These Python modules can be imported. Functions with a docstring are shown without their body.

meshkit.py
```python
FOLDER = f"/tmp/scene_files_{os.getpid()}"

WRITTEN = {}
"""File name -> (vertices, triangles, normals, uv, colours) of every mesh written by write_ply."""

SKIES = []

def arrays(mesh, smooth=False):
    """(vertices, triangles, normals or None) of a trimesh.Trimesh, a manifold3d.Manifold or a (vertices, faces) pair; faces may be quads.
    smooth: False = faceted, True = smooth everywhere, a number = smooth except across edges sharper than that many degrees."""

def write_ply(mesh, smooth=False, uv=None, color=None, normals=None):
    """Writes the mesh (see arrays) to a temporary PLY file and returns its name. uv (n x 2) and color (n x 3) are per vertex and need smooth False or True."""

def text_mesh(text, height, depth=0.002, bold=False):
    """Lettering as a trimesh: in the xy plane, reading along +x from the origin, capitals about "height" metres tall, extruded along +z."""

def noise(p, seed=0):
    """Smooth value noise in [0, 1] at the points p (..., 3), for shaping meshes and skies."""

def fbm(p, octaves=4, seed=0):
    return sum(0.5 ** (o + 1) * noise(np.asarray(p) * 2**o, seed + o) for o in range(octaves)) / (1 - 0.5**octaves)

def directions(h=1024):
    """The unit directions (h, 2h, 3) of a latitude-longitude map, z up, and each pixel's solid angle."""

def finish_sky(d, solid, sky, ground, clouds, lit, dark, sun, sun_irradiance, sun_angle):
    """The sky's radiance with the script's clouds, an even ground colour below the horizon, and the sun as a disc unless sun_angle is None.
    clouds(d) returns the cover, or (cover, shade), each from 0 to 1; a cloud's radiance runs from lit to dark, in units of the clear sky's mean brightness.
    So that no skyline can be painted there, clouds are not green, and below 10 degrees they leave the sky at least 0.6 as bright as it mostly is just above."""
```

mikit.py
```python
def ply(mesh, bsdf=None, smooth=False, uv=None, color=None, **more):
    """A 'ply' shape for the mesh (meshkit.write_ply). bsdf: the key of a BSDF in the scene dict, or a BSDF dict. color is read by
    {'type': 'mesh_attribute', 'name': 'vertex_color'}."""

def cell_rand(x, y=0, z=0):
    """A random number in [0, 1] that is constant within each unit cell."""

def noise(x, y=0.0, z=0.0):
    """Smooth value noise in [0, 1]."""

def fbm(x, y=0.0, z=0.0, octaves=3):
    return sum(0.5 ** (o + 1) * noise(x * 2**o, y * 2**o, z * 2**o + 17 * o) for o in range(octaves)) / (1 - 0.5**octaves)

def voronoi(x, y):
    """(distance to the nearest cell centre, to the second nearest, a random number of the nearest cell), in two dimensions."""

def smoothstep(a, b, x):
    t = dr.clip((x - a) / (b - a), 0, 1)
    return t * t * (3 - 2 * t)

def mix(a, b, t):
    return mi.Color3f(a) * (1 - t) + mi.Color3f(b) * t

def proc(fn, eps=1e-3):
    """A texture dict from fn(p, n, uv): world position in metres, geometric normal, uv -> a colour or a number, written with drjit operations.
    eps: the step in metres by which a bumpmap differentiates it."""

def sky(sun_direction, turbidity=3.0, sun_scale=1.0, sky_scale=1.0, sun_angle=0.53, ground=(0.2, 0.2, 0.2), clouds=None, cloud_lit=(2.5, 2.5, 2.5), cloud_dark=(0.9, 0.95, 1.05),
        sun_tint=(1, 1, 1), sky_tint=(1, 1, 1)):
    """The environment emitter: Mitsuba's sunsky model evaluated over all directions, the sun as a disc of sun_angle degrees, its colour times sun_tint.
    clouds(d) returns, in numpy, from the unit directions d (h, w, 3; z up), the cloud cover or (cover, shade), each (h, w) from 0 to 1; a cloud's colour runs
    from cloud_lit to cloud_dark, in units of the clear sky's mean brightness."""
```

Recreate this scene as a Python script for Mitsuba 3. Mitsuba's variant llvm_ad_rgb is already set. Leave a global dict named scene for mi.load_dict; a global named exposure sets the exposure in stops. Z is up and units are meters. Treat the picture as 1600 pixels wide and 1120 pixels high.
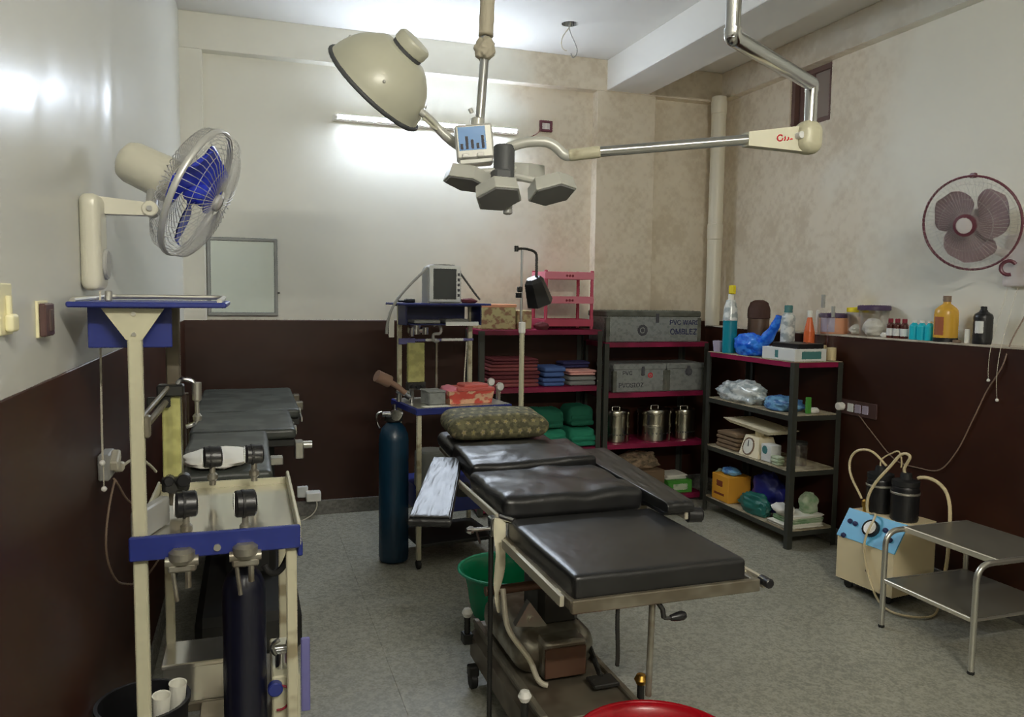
import math, random
import numpy as np, trimesh
import mitsuba as mi
import drjit as dr
import mikit, meshkit
from mitsuba import ScalarTransform4f as T4

random.seed(5)
rng = np.random.default_rng(5)

# ---------------------------------------------------------------- camera, light, exposure
scene, labels = {}, {}
exposure = 1.88
yaw, pitch, roll, focal = 0.324385, 0.0794904, 0.0125525, 1230.105
_f = np.array([math.sin(yaw) * math.cos(pitch), math.cos(yaw) * math.cos(pitch), -math.sin(pitch)])
_r = np.array([math.cos(yaw), -math.sin(yaw), 0.0])
_u = np.cross(_r, _f)
_up = -math.sin(roll) * _r + math.cos(roll) * _u
scene['camera'] = {'type': 'perspective', 'fov': math.degrees(2 * math.atan(800 / focal)), 'fov_axis': 'x', 'near_clip': 0.05, 'far_clip': 100.0,
                   'to_world': T4().look_at(origin=[0, 0, 1.5], target=[float(v) for v in np.array([0, 0, 1.5]) + _f], up=[float(v) for v in _up])}
TUBE_BACK = (50.0, 56.5, 66.0)      # radiance of the LED tube on the back wall
TUBE_REAR = (188.0, 181.0, 162.0)      # radiance of the tube behind the photographer
# room: the back wall stands at Y_B, its recessed panel at Y_P, left wall X_L, right wall X_R
X_L, X_R, Y_B, Y_P, Y_F, Z_C = -0.385, 3.58, 5.406, 5.49, -1.3, 3.233

# ---------------------------------------------------------------- materials
def lin(c):
    return [((v / 255) / 12.92 if v / 255 <= 0.04045 else ((v / 255 + 0.055) / 1.055) ** 2.4) for v in c]

def mat(name, c, rough=0.5, metal=0.0, spec=0.5, **kw):
    scene[name] = {'type': 'twosided', 'b': {'type': 'principled', 'base_color': {'type': 'rgb', 'value': lin(c)}, 'roughness': rough, 'metallic': metal, 'specular': spec, **kw}}
    return name

def matn(name, c1, c2, scale, rough=0.5, metal=0.0, spec=0.5, lo=0.3, hi=0.7, bump=None, stretch=(1, 1, 1), oct=3, **kw):
    """two colours of the same stuff mixed by noise (wear, grain, print)"""
    a, b = lin(c1), lin(c2)
    def fn(p, n, uv):
        return mikit.mix(a, b, mikit.smoothstep(lo, hi, mikit.fbm(p.x * scale * stretch[0], p.y * scale * stretch[1], p.z * scale * stretch[2], octaves=oct)))
    d = {'type': 'principled', 'base_color': mikit.proc(fn), 'roughness': rough, 'metallic': metal, 'specular': spec, **kw}
    if bump:
        def h(p, n, uv):
            return mikit.fbm(p.x * bump[0], p.y * bump[0], p.z * bump[0], octaves=2)
        d = {'type': 'bumpmap', 'tex': mikit.proc(h), 'scale': bump[1], 'b': d}
    scene[name] = {'type': 'twosided', 'b': d}
    return name

# plaster, with the beige damp staining that the photograph shows on the right-hand side of the room
def _plaster(p, n, uv):
    base = mikit.mix(lin((224, 222, 211)), lin((214, 212, 201)), mikit.fbm(p.x * 1.7, p.y * 1.7, p.z * 1.7))
    edge = mikit.fbm(p.x * 1.3 + 7, p.y * 1.3, p.z * 1.1, octaves=4)
    where = mikit.smoothstep(0.36, 0.66, (p.x - 2.0) * 0.34 + (p.y - 3.9) * 0.42 + (edge - 0.5) * 1.1)
    grain = 0.55 * mikit.fbm(p.x * 6, p.y * 6, p.z * 3.5, octaves=3) + 0.45 * mikit.fbm(p.x * 34, p.y * 34, p.z * 26, octaves=3)
    stain = mikit.mix(lin((214, 203, 184)), lin((193, 179, 157)), mikit.smoothstep(0.36, 0.70, grain))
    return mikit.mix(base, stain, where * 0.85)
scene['plaster'] = {'type': 'twosided', 'b': {'type': 'principled', 'base_color': mikit.proc(_plaster), 'roughness': 0.55, 'specular': 0.35}}
mat('plaster_gloss', (202, 202, 196), 0.24, spec=0.07)
mat('ceiling_paint', (214, 213, 208), 0.7, spec=0.2)
matn('dado_paint', (54, 27, 16), (45, 22, 13), 3.0, 0.42, spec=0.3)
matn('ledge_plaster', (190, 182, 168), (160, 150, 134), 14, 0.6)
matn('skirt_stone', (112, 110, 104), (92, 91, 86), 60, 0.45)

def _terrazzo(p, n, uv):
    a = mikit.noise(p.x * 150, p.y * 150)
    b = mikit.fbm(p.x * 55, p.y * 55, octaves=3)
    c = mikit.fbm(p.x * 2.2, p.y * 2.2, octaves=3)
    t = mikit.smoothstep(0.22, 0.8, 0.4 * a + 0.6 * b)
    col = mikit.mix(lin((130, 129, 117)), lin((157, 155, 142)), t)
    return col * (0.88 + 0.24 * c)
def _terrazzo_rough(p, n, uv):
    return 0.3 + 0.25 * mikit.fbm(p.x * 12, p.y * 12)
scene['terrazzo'] = {'type': 'twosided', 'b': {'type': 'principled', 'base_color': mikit.proc(_terrazzo), 'roughness': mikit.proc(_terrazzo_rough), 'specular': 0.45}}
mat('grout', (124, 124, 116), 0.8)

mat('cream_paint', (184, 180, 154), 0.4)
matn('cream_worn', (184, 179, 154), (140, 130, 104), 22, 0.42, lo=0.5, hi=0.75)
mat('ivory_plastic', (194, 191, 174), 0.3)
mat('white_plastic', (228, 227, 220), 0.35)
mat('blue_paint', (33, 44, 112), 0.35)
mat('blue_edge', (100, 98, 150), 0.4)
mat('navy_cylinder', (12, 14, 30), 0.32)
mat('teal_cylinder', (14, 46, 66), 0.35)
mat('blue_shaded', (24, 30, 74), 0.4)  # trolley blue darkened: the shade inside the open box is in this colour
mat('chrome', (205, 206, 206), 0.12, 1.0)
mat('steel', (200, 198, 188), 0.3, 0.85)
mat('step_steel', (128, 124, 112), 0.34, 0.6)
mat('rail_steel', (196, 190, 172), 0.32, 0.45)
mat('tray_steel', (226, 222, 210), 0.14, 0.9)
matn('steel_worn', (158, 155, 144), (122, 114, 100), 18, 0.36, 0.7)
matn('bed_frame', (128, 123, 110), (104, 96, 82), 14, 0.38, 0.55)
matn('bed_base', (112, 106, 92), (88, 78, 66), 8, 0.42, 0.4)
mat('column_brown', (92, 66, 52), 0.42, 0.3)
mat('dark_metal', (52, 52, 50), 0.45, 0.6)
matn('rexine', (22, 22, 23), (30, 30, 31), 8, 0.33, spec=0.55, bump=(40, 0.0010))
mat('rexine_arm', (26, 26, 27), 0.36, spec=0.8)
matn('rexine_old', (62, 66, 62), (48, 51, 48), 10, 0.42, bump=(30, 0.001))
mat('black_plastic', (24, 24, 26), 0.35)
mat('black_rubber', (18, 18, 18), 0.6)
mat('grey_plastic', (150, 150, 146), 0.4)
mat('dark_screen', (58, 62, 64), 0.25)
mat('rack_paint', (54, 56, 50), 0.5, 0.2)
matn('shelf_red', (134, 24, 66), (108, 18, 50), 6, 0.4)
matn('shelf_cream', (170, 160, 134), (128, 116, 96), 18, 0.55)
mat('pink_plastic', (180, 70, 94), 0.35)
mat('pink_pale', (208, 122, 138), 0.4)
matn('trunk_tin', (146, 150, 148), (128, 132, 130), 45, 0.42, 0.3, lo=0.4, hi=0.75)
matn('trunk_edge', (104, 106, 98), (84, 86, 78), 20, 0.5, 0.3)
mat('ink_blue', (40, 44, 84), 0.7)
mat('ink_grey', (72, 72, 78), 0.7)
mat('ink_red', (192, 52, 62), 0.6)
mat('drum_steel', (186, 182, 166), 0.2, 1.0)
mat('cloth_maroon', (96, 42, 48), 0.9)
mat('cloth_rose', (128, 66, 68), 0.9)
mat('cloth_blue', (70, 96, 150), 0.9)
mat('cloth_navy', (48, 48, 92), 0.9)
mat('cloth_pink', (216, 160, 152), 0.9)
mat('cloth_green', (16, 88, 66), 0.9)
mat('cloth_green_light', (32, 124, 96), 0.9)
mat('cloth_white', (222, 220, 212), 0.85)
mat('cloth_grey', (126, 128, 126), 0.9)
mat('cloth_brown', (112, 92, 70), 0.9)
matn('cloth_stripe', (150, 128, 104), (96, 84, 66), 40, 0.9)
matn('paper_green', (176, 186, 160), (120, 150, 112), 22, 0.8)
mat('paper_white', (220, 218, 206), 0.75)
matn('box_floral', (182, 176, 130), (138, 104, 78), 34, 0.6, lo=0.42, hi=0.66)
mat('card_yellow', (206, 146, 44), 0.6)
mat('card_mark', (120, 58, 32), 0.6)
mat('green_box', (70, 140, 52), 0.5)
matn('bag_clear', (218, 222, 218), (160, 170, 170), 26, 0.2, spec=0.7, lo=0.4, hi=0.6)
matn('bag_sky', (110, 160, 196), (70, 110, 160), 26, 0.25, lo=0.4, hi=0.6)
matn('bag_blue', (24, 92, 214), (60, 136, 236), 30, 0.2, lo=0.4, hi=0.65)
mat('bag_navy', (38, 42, 120), 0.35)
mat('bag_teal', (30, 92, 84), 0.4)
mat('green_basin', (14, 142, 98), 0.3)
mat('green_rim', (60, 176, 136), 0.35)
mat('red_basin', (156, 10, 25), 0.28)
mat('lid_red', (192, 92, 84), 0.4)
mat('whiteboard', (206, 214, 204), 0.25)
mat('alu', (122, 124, 122), 0.4, 0.3)
mat('switch_brown', (74, 52, 50), 0.4)
mat('switch_ivory', (214, 208, 170), 0.4)
mat('maroon_frame', (122, 26, 44), 0.4)
mat('ledge_wood', (74, 58, 54), 0.5)
mat('lamp_shell', (190, 189, 170), 0.3)
mat('lamp_shell_inner', (226, 226, 220), 0.25)
mat('lamp_rubber', (70, 72, 74), 0.55)
mat('lamp_grey', (188, 188, 180), 0.35, 0.2)
mat('hex_dark', (112, 112, 111), 0.3)
mat('panel_blue_reflection', (92, 140, 196), 0.3)  # blue reflection in the glass panel, painted as its base colour
mat('fan_blue', (48, 62, 186), 0.3)
mat('fan_mauve', (136, 116, 122), 0.3)
mat('fan_maroon', (98, 52, 64), 0.35)
mat('fan_pale', (206, 200, 200), 0.35)
mat('wire_grey', (196, 196, 192), 0.35, 0.4)
mat('cord_white', (196, 190, 172), 0.5)
mat('cord_brown', (120, 100, 84), 0.5)
mat('hose_cream', (206, 190, 150), 0.35)
mat('suction_cream', (222, 206, 168), 0.4)
mat('suction_blue', (92, 172, 212), 0.35)
mat('brass', (196, 152, 72), 0.3, 1.0)
mat('amber_glass', (70, 26, 18), 0.15, spec=0.8)
mat('gold_plastic', (206, 160, 58), 0.3)
mat('label_brown', (150, 84, 54), 0.6)
mat('cyan_liquid', (30, 178, 198), 0.2)
mat('teal_liquid', (18, 128, 146), 0.25)
mat('orange_liquid', (214, 104, 56), 0.25)
mat('jar_brown', (84, 62, 48), 0.4)
mat('jar_cover', (66, 42, 34), 0.8)
mat('yellow_tag', (226, 206, 40), 0.6)
mat('lilac', (166, 156, 176), 0.5)
mat('salmon', (214, 154, 120), 0.5)
mat('purple_lid', (70, 52, 84), 0.4)
matn('tube_yellow', (184, 182, 120), (160, 158, 98), 30, 0.2, spec=0.7)
mat('scale_cream', (236, 226, 196), 0.4)
mat('tin_card', (70, 120, 120), 0.5)
mat('carton_white', (214, 216, 214), 0.5)
mat('pvc_pipe', (208, 202, 184), 0.4)
mat('tape_cream', (178, 170, 150), 0.7)
mat('vent_wood', (92, 68, 62), 0.5)
mat('vent_grey', (128, 116, 108), 0.6)
mat('strap_cream', (206, 200, 176), 0.8)
mat('rubber_brown', (128, 100, 84), 0.55)
scene['clear_pane'] = {'type': 'thindielectric', 'int_ior': 1.45}
def _pillow(p, n, uv):
    # staggered rows of small pale flowers with a yellowish heart on olive cloth
    u, v = p.x * 24, (p.z * 0.8 + p.y * 0.6) * 26
    row = dr.floor(v)
    uu = u + 0.5 * (row - 2 * dr.floor(row * 0.5))
    fx, fy = uu - dr.floor(uu) - 0.5, v - row - 0.5
    d, a = dr.sqrt(fx * fx + fy * fy), dr.atan2(fy, fx)
    petal = 0.29 + 0.045 * dr.cos(5 * a + 6 * mikit.cell_rand(uu, row, 4))
    m = mikit.smoothstep(petal, petal - 0.16, d)
    ground = mikit.mix(lin((66, 64, 45)), lin((92, 89, 62)), mikit.smoothstep(0.35, 0.65, mikit.fbm(p.x * 60, p.y * 60, p.z * 60)))
    flower = mikit.mix(lin((128, 120, 84)), lin((158, 142, 116)), mikit.cell_rand(uu, row, 3))
    flower = mikit.mix(lin((150, 138, 70)), flower, mikit.smoothstep(0.06, 0.12, d))
    return mikit.mix(ground, flower, 0.65 * m)
scene['pillow_print'] = {'type': 'twosided', 'b': {'type': 'principled', 'base_color': mikit.proc(_pillow), 'roughness': 0.8}}
def _box_pink(p, n, uv):
    return mikit.mix(lin((214, 170, 140)), lin((200, 82, 72)), mikit.smoothstep(0.45, 0.6, mikit.fbm(p.x * 22, p.y * 22, p.z * 30)))
scene['tub_mixed'] = {'type': 'twosided', 'b': {'type': 'principled', 'base_color': mikit.proc(_box_pink), 'roughness': 0.4}}

# ---------------------------------------------------------------- mesh helpers
def cat(*m):
    ms = []
    for x in m:
        ms += list(x) if isinstance(x, (list, tuple)) else [x]
    return trimesh.util.concatenate(ms)

def bx(x0, x1, y0, y1, z0, z1, b=0.003):
    c = np.array([(x0 + x1) / 2, (y0 + y1) / 2, (z0 + z1) / 2])
    h = np.abs(np.array([x1 - x0, y1 - y0, z1 - z0])) / 2
    b = min(b, 0.45 * h.min())
    if b <= 0:
        m = trimesh.creation.box(extents=2 * h)
        m.apply_translation(c)
        return m
    v = []
    for s in np.ndindex(2, 2, 2):
        s = np.array(s) * 2 - 1
        for k in range(3):
            q = h - b
            q[k] = h[k]
            v.append(c + s * q)
    return trimesh.convex.convex_hull(np.array(v))

def frame_of(d):
    d = np.asarray(d, float) / np.linalg.norm(d)
    a = np.cross(d, [0, 0, 1] if abs(d[2]) < 0.92 else [1, 0, 0])
    a /= np.linalg.norm(a)
    return a, np.cross(d, a), d

def lathe(prof, o=(0, 0, 0), d=(0, 0, 1), n=28, sx=1.0, sy=1.0):
    """revolve (radius, height) pairs round the axis d through o; elliptical with sx, sy"""
    a, b, d = frame_of(d)
    t = np.arange(n) * 2 * np.pi / n
    rings = []
    for r, h in prof:
        rings.append(np.asarray(o) + d * h + r * (np.cos(t)[:, None] * a * sx + np.sin(t)[:, None] * b * sy))
    v = np.vstack(rings)
    f = []
    for k in range(len(prof) - 1):
        i = np.arange(n) + k * n
        j = (np.arange(n) + 1) % n + k * n
        f += [np.stack([i, j, j + n], 1), np.stack([i, j + n, i + n], 1)]
    m = trimesh.Trimesh(v, np.vstack(f), process=False)
    m.merge_vertices()
    m.update_faces(m.nondegenerate_faces())
    return m

def cy(p0, p1, r, r1=None, n=20, b=0.0):
    p0, p1 = np.asarray(p0, float), np.asarray(p1, float)
    L = np.linalg.norm(p1 - p0)
    r1 = r if r1 is None else r1
    prof = [(0, 0), (r - b, 0), (r, b), (r1, L - b), (r1 - b, L), (0, L)] if b else [(0, 0), (r, 0), (r1, L), (0, L)]
    return lathe(prof, p0, p1 - p0, n)

def curve(pts, n=40):
    from scipy.interpolate import CubicSpline
    p = np.asarray(pts, float)
    s = np.r_[0, np.cumsum(np.linalg.norm(np.diff(p, axis=0), axis=1))]
    return CubicSpline(s, p)(np.linspace(0, s[-1], n))

def bend(pts, r, k=6):
    """polyline with its corners rounded at radius-like distance r"""
    p = [np.asarray(q, float) for q in pts]
    out = [p[0]]
    for i in range(1, len(p) - 1):
        a, c = p[i - 1] - p[i], p[i + 1] - p[i]
        ra = min(r, 0.45 * np.linalg.norm(a), 0.45 * np.linalg.norm(c))
        q0, q1 = p[i] + a / np.linalg.norm(a) * ra, p[i] + c / np.linalg.norm(c) * ra
        for t in np.linspace(0, 1, k):
            out.append((1 - t) ** 2 * q0 + 2 * t * (1 - t) * p[i] + t * t * q1)
    out.append(p[-1])
    return np.array(out)

def tube(pts, r, n=10):
    p = np.asarray(pts, float)
    r = np.broadcast_to(r, len(p))
    tg = np.gradient(p, axis=0)
    tg /= np.linalg.norm(tg, axis=1, keepdims=True) + 1e-12
    a, _, _ = frame_of(tg[0])
    t = np.arange(n) * 2 * np.pi / n
    rings = []
    for k in range(len(p)):
        a = a - tg[k] * (a @ tg[k])
        a /= np.linalg.norm(a)
        b = np.cross(tg[k], a)
        rings.append(p[k] + r[k] * (np.cos(t)[:, None] * a + np.sin(t)[:, None] * b))
    v = np.vstack(rings + [p[:1], p[-1:]])
    f = []
    for k in range(len(p) - 1):
        i, j = np.arange(n) + k * n, (np.arange(n) + 1) % n + k * n
        f += [np.stack([i, j, j + n], 1), np.stack([i, j + n, i + n], 1)]
    i, j, e = np.arange(n), (np.arange(n) + 1) % n, len(p) * n
    f += [np.stack([j, i, i * 0 + e], 1), np.stack([i + e - n, j + e - n, i * 0 + e + 1], 1)]
    return trimesh.Trimesh(v, np.vstack(f), process=False)

def cushion(x0, x1, y0, y1, z0, z1, r=0.02, amp=0.0, freq=9.0, seed=1, sub=4, dome=0.0, top_only=True):
    """a padded block: rounded edges, domed top, shallow wrinkles"""
    c = np.array([(x0 + x1) / 2, (y0 + y1) / 2, (z0 + z1) / 2])
    h = np.array([x1 - x0, y1 - y0, z1 - z0]) / 2
    r = min(r, 0.98 * h.min())
    m = trimesh.creation.box(extents=2 * h)
    for _ in range(sub):
        m = m.subdivide()
    p = np.array(m.vertices)
    # gather vertices towards the edges so that the rounding is well sampled
    p = np.sign(p) * h * (1 - (1 - np.abs(p) / h) ** 1.35)
    q = np.clip(p, -(h - r), h - r)
    d = p - q
    L = np.linalg.norm(d, axis=1, keepdims=True)
    p = q + r * d / np.maximum(L, 1e-9)
    u = (1 - (p[:, 0] / h[0]) ** 2) * (1 - (p[:, 1] / h[1]) ** 2)
    p[:, 2] += np.where(p[:, 2] > 0, dome * u, 0)
    if amp:
        w = meshkit.fbm((p + c) * freq + seed * 7.3, 3, seed) - 0.5
        p[:, 2] += amp * 2 * w * np.where(p[:, 2] > 0, 1.0, 0.0 if top_only else -0.6)
        p[:, :2] += (amp * (meshkit.fbm((p + c) * freq + seed * 3.1 + 50, 2, seed + 3) - 0.5))[:, None] * np.sign(p[:, :2]) * (np.abs(p[:, :2]) > h[:2] * 0.8)
    m.vertices = p + c
    return m

def lump(c, s, seed=1, amp=0.25, freq=2.2, flat=-0.75, sub=3):
    """a soft heap (bag, cloth bundle) resting on its flattened underside; c is the middle of its base"""
    m = trimesh.creation.icosphere(subdivisions=sub)
    v = np.array(m.vertices)
    v = v * (1 + amp * 2 * (meshkit.fbm(v * freq + seed * 11.7, 3, seed) - 0.5))[:, None]
    v[:, 2] = np.maximum(v[:, 2], flat)
    v[:, 2] -= v[:, 2].min()
    v *= np.asarray(s, float) / [1, 1, v[:, 2].max() / 1.0 if v[:, 2].max() else 1]
    m.vertices = v + np.asarray(c, float)
    return m

def sheet_stack(x0, x1, y0, y1, z0, z1, n, seed, sag=0.004):
    """one folded cloth or one ream: n soft layers"""
    out, t = [], (z1 - z0) / n
    g = np.random.default_rng(seed)
    for k in range(n):
        j = g.uniform(-0.008, 0.008, 4)
        out.append(cushion(x0 + j[0], x1 + j[1], y0 + j[2], y1 + j[3], z0 + k * t, z0 + (k + 1) * t * 0.999, r=t * 0.45, amp=sag, freq=12, seed=seed + k, sub=3))
    return cat(out)

def rot(m, ang, about=(0, 0, 0), axis=(0, 0, 1)):
    m = m.copy()
    m.apply_transform(trimesh.transformations.rotation_matrix(math.radians(ang), axis, about))
    return m

def writing(text, h, o, right, up, depth=0.0012, bold=True):
    """flat lettering: its lower left corner at o, reading along right, upright along up"""
    m = meshkit.text_mesh(text, h, depth, bold)
    right, up = np.asarray(right, float), np.asarray(up, float)
    nrm = np.cross(right, up)
    M = np.eye(4)
    M[:3, 0], M[:3, 1], M[:3, 2], M[:3, 3] = right, up, nrm, o
    m.apply_transform(M)
    return m

# ---------------------------------------------------------------- naming helpers
def key_for(name):
    if name not in scene and name not in labels:
        return name
    k = 1
    while f'{name}_{k:03d}' in scene or f'{name}_{k:03d}' in labels:
        k += 1
    return f'{name}_{k:03d}'

def thing(name, label, category, group=None):
    """a thing whose parts follow under its key"""
    k = key_for(name)
    labels[k] = {'label': label, 'category': category}
    if group:
        labels[k]['group'] = group
    return k

def part(parent, name, mesh, bsdf, smooth=35, label=None, **more):
    k = key_for(f'{parent}__{name}')
    scene[k] = mikit.ply(mesh, bsdf, smooth, **more)
    if label:
        labels[k] = {'label': label}
    return k

def single(name, mesh, bsdf, label, category, smooth=35, group=None, kind=None):
    """a thing that is one mesh"""
    k = thing(name, label, category, group)
    scene[k] = mikit.ply(mesh, bsdf, smooth)
    if kind:
        labels[k]['kind'] = kind
    return k

def struct(name, mesh, bsdf, label=None, smooth=False):
    k = key_for(name)
    scene[k] = mikit.ply(mesh, bsdf, smooth)
    labels[k] = {'kind': 'structure'}
    if label:
        labels[k].update(label=label, category=name.split('_')[0])
    return k

# ---------------------------------------------------------------- the room
# floor: 0.6 m terrazzo tiles with hair joints, each a piece of the floor
floor = struct('floor', bx(X_L - 0.1, X_R + 0.1, Y_F, Y_P + 0.1, -0.06, -0.004, 0), 'grout', 'speckled grey terrazzo tiled floor of the operating room')
tile_mesh = {}
x0, k = X_L, 0.6
for i in range(7):
    for j in range(12):
        a, b = X_L + 0.31 - 0.6 + i * 0.6, Y_F + j * 0.6
        a1, b1 = min(a + 0.6, X_R), min(b + 0.6, Y_P)
        a = max(a, X_L)
        if a1 - a < 0.02 or b1 - b < 0.02:
            continue
        part(floor, 'tile', bx(a + 0.0004, a1 - 0.0004, b + 0.0004, b1 - 0.0004, -0.004, 0.0, 0.0004), 'terrazzo', False)

# left wall: enamelled plaster, slightly wavy as plastered by hand
yy, zz = np.linspace(Y_F, Y_P, 260), np.linspace(1.32, Z_C, 70)
gy, gz = np.meshgrid(yy, zz, indexing='ij')
q = np.stack([gy * 1.9, gz * 1.2, gy * 0], -1)
wave = 0.004 * (meshkit.fbm(q, 3, 4) - 0.5) + 0.0034 * (meshkit.fbm(q * 4.5, 2, 9) - 0.5)
wave += 0.0085 * np.exp(-((gy - 2.66) / 0.085) ** 2) * (0.35 + 0.65 * np.clip((gz - 1.7) / 0.7, 0, 1))
v = np.stack([X_L + 0.002 + wave, gy, gz], -1).reshape(-1, 3)
n_y, n_z = len(yy), len(zz)
ii, jj = np.meshgrid(np.arange(n_y - 1), np.arange(n_z - 1), indexing='ij')
a = (ii * n_z + jj).ravel()
f = np.vstack([np.stack([a, a + 1, a + n_z + 1], 1), np.stack([a, a + n_z + 1, a + n_z], 1)])
wl = struct('wall_left', trimesh.Trimesh(v, f[:, ::-1], process=False), 'plaster_gloss', 'glossy off-white left wall with a dark maroon dado', True)
part(wl, 'backing', bx(X_L - 0.1, X_L - 0.008, Y_F - 0.1, Y_P + 0.1, 0, Z_C, 0), 'plaster', False)
part(wl, 'dado', bx(X_L - 0.008, X_L + 0.006, Y_F, Y_B, 0.0, 1.32, 0.002), 'dado_paint', False, 'dark maroon painted dado')

# back wall: recessed panel framed by a lintel and pilasters
wb = struct('wall_back', bx(X_L - 0.1, X_R + 0.1, Y_P, Y_P + 0.12, 0, Z_C, 0), 'plaster', 'off-white back wall with a recessed panel between pilasters')
part(wb, 'lintel', bx(X_L, 3.52, Y_B, Y_P + 0.01, 3.008, Z_C, 0.003), 'plaster', False)
part(wb, 'pilaster', bx(X_L, -0.25, Y_B, Y_P + 0.01, 1.3, 3.009, 0.003), 'plaster', False)
part(wb, 'pilaster', bx(2.455, 2.935, Y_B, Y_P + 0.01, 1.3, 3.009, 0.004), 'plaster', False, 'stained pilaster under the ceiling beam')
part(wb, 'dado', bx(X_L, X_R, Y_B - 0.006, Y_P + 0.01, 0.0, 1.32, 0.002), 'dado_paint', False, 'dark maroon painted dado')
struct('baseboard_back', bx(X_L, X_R, Y_B - 0.018, Y_B, 0, 0.1, 0.002), 'skirt_stone', 'grey stone skirting along the back wall')
struct('baseboard_left', bx(X_L, X_L + 0.016, Y_F, Y_B - 0.02, 0, 0.1, 0.002), 'skirt_stone', 'grey stone skirting along the left wall')

# right wall: thickened dado that makes a ledge, beam above, ventilator opening
VY0, VY1, VZ0, VZ1 = 4.27, 4.68, 2.66, 3.03
wr = struct('wall_right', bx(X_R, X_R + 0.12, Y_F, VY0, 1.2, Z_C, 0), 'plaster', 'damp-stained beige right wall with a maroon ledge')
part(wr, 'plaster', cat(bx(X_R, X_R + 0.12, VY1, Y_P, 1.2, Z_C, 0), bx(X_R, X_R + 0.12, VY0, VY1, 1.2, VZ0, 0), bx(X_R, X_R + 0.12, VY0, VY1, VZ1, Z_C, 0)), 'plaster', False)
part(wr, 'dado', bx(3.42, X_R + 0.12, Y_F, Y_B - 0.006, 0.0, 1.278, 0.002), 'dado_paint', False, 'dark maroon painted dado')
part(wr, 'ledge', bx(3.416, X_R + 0.02, Y_F, Y_B - 0.006, 1.278, 1.288, 0.002), 'ledge_plaster', False, 'plastered ledge on top of the dado')
part(wr, 'beam', bx(3.505, X_R + 0.02, Y_F, Y_P, 3.03, Z_C, 0.004), 'plaster', False)
struct('baseboard_right', bx(3.406, 3.42, Y_F, Y_B - 0.02, 0, 0.1, 0.002), 'skirt_stone', 'grey stone skirting along the right wall')
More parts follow.
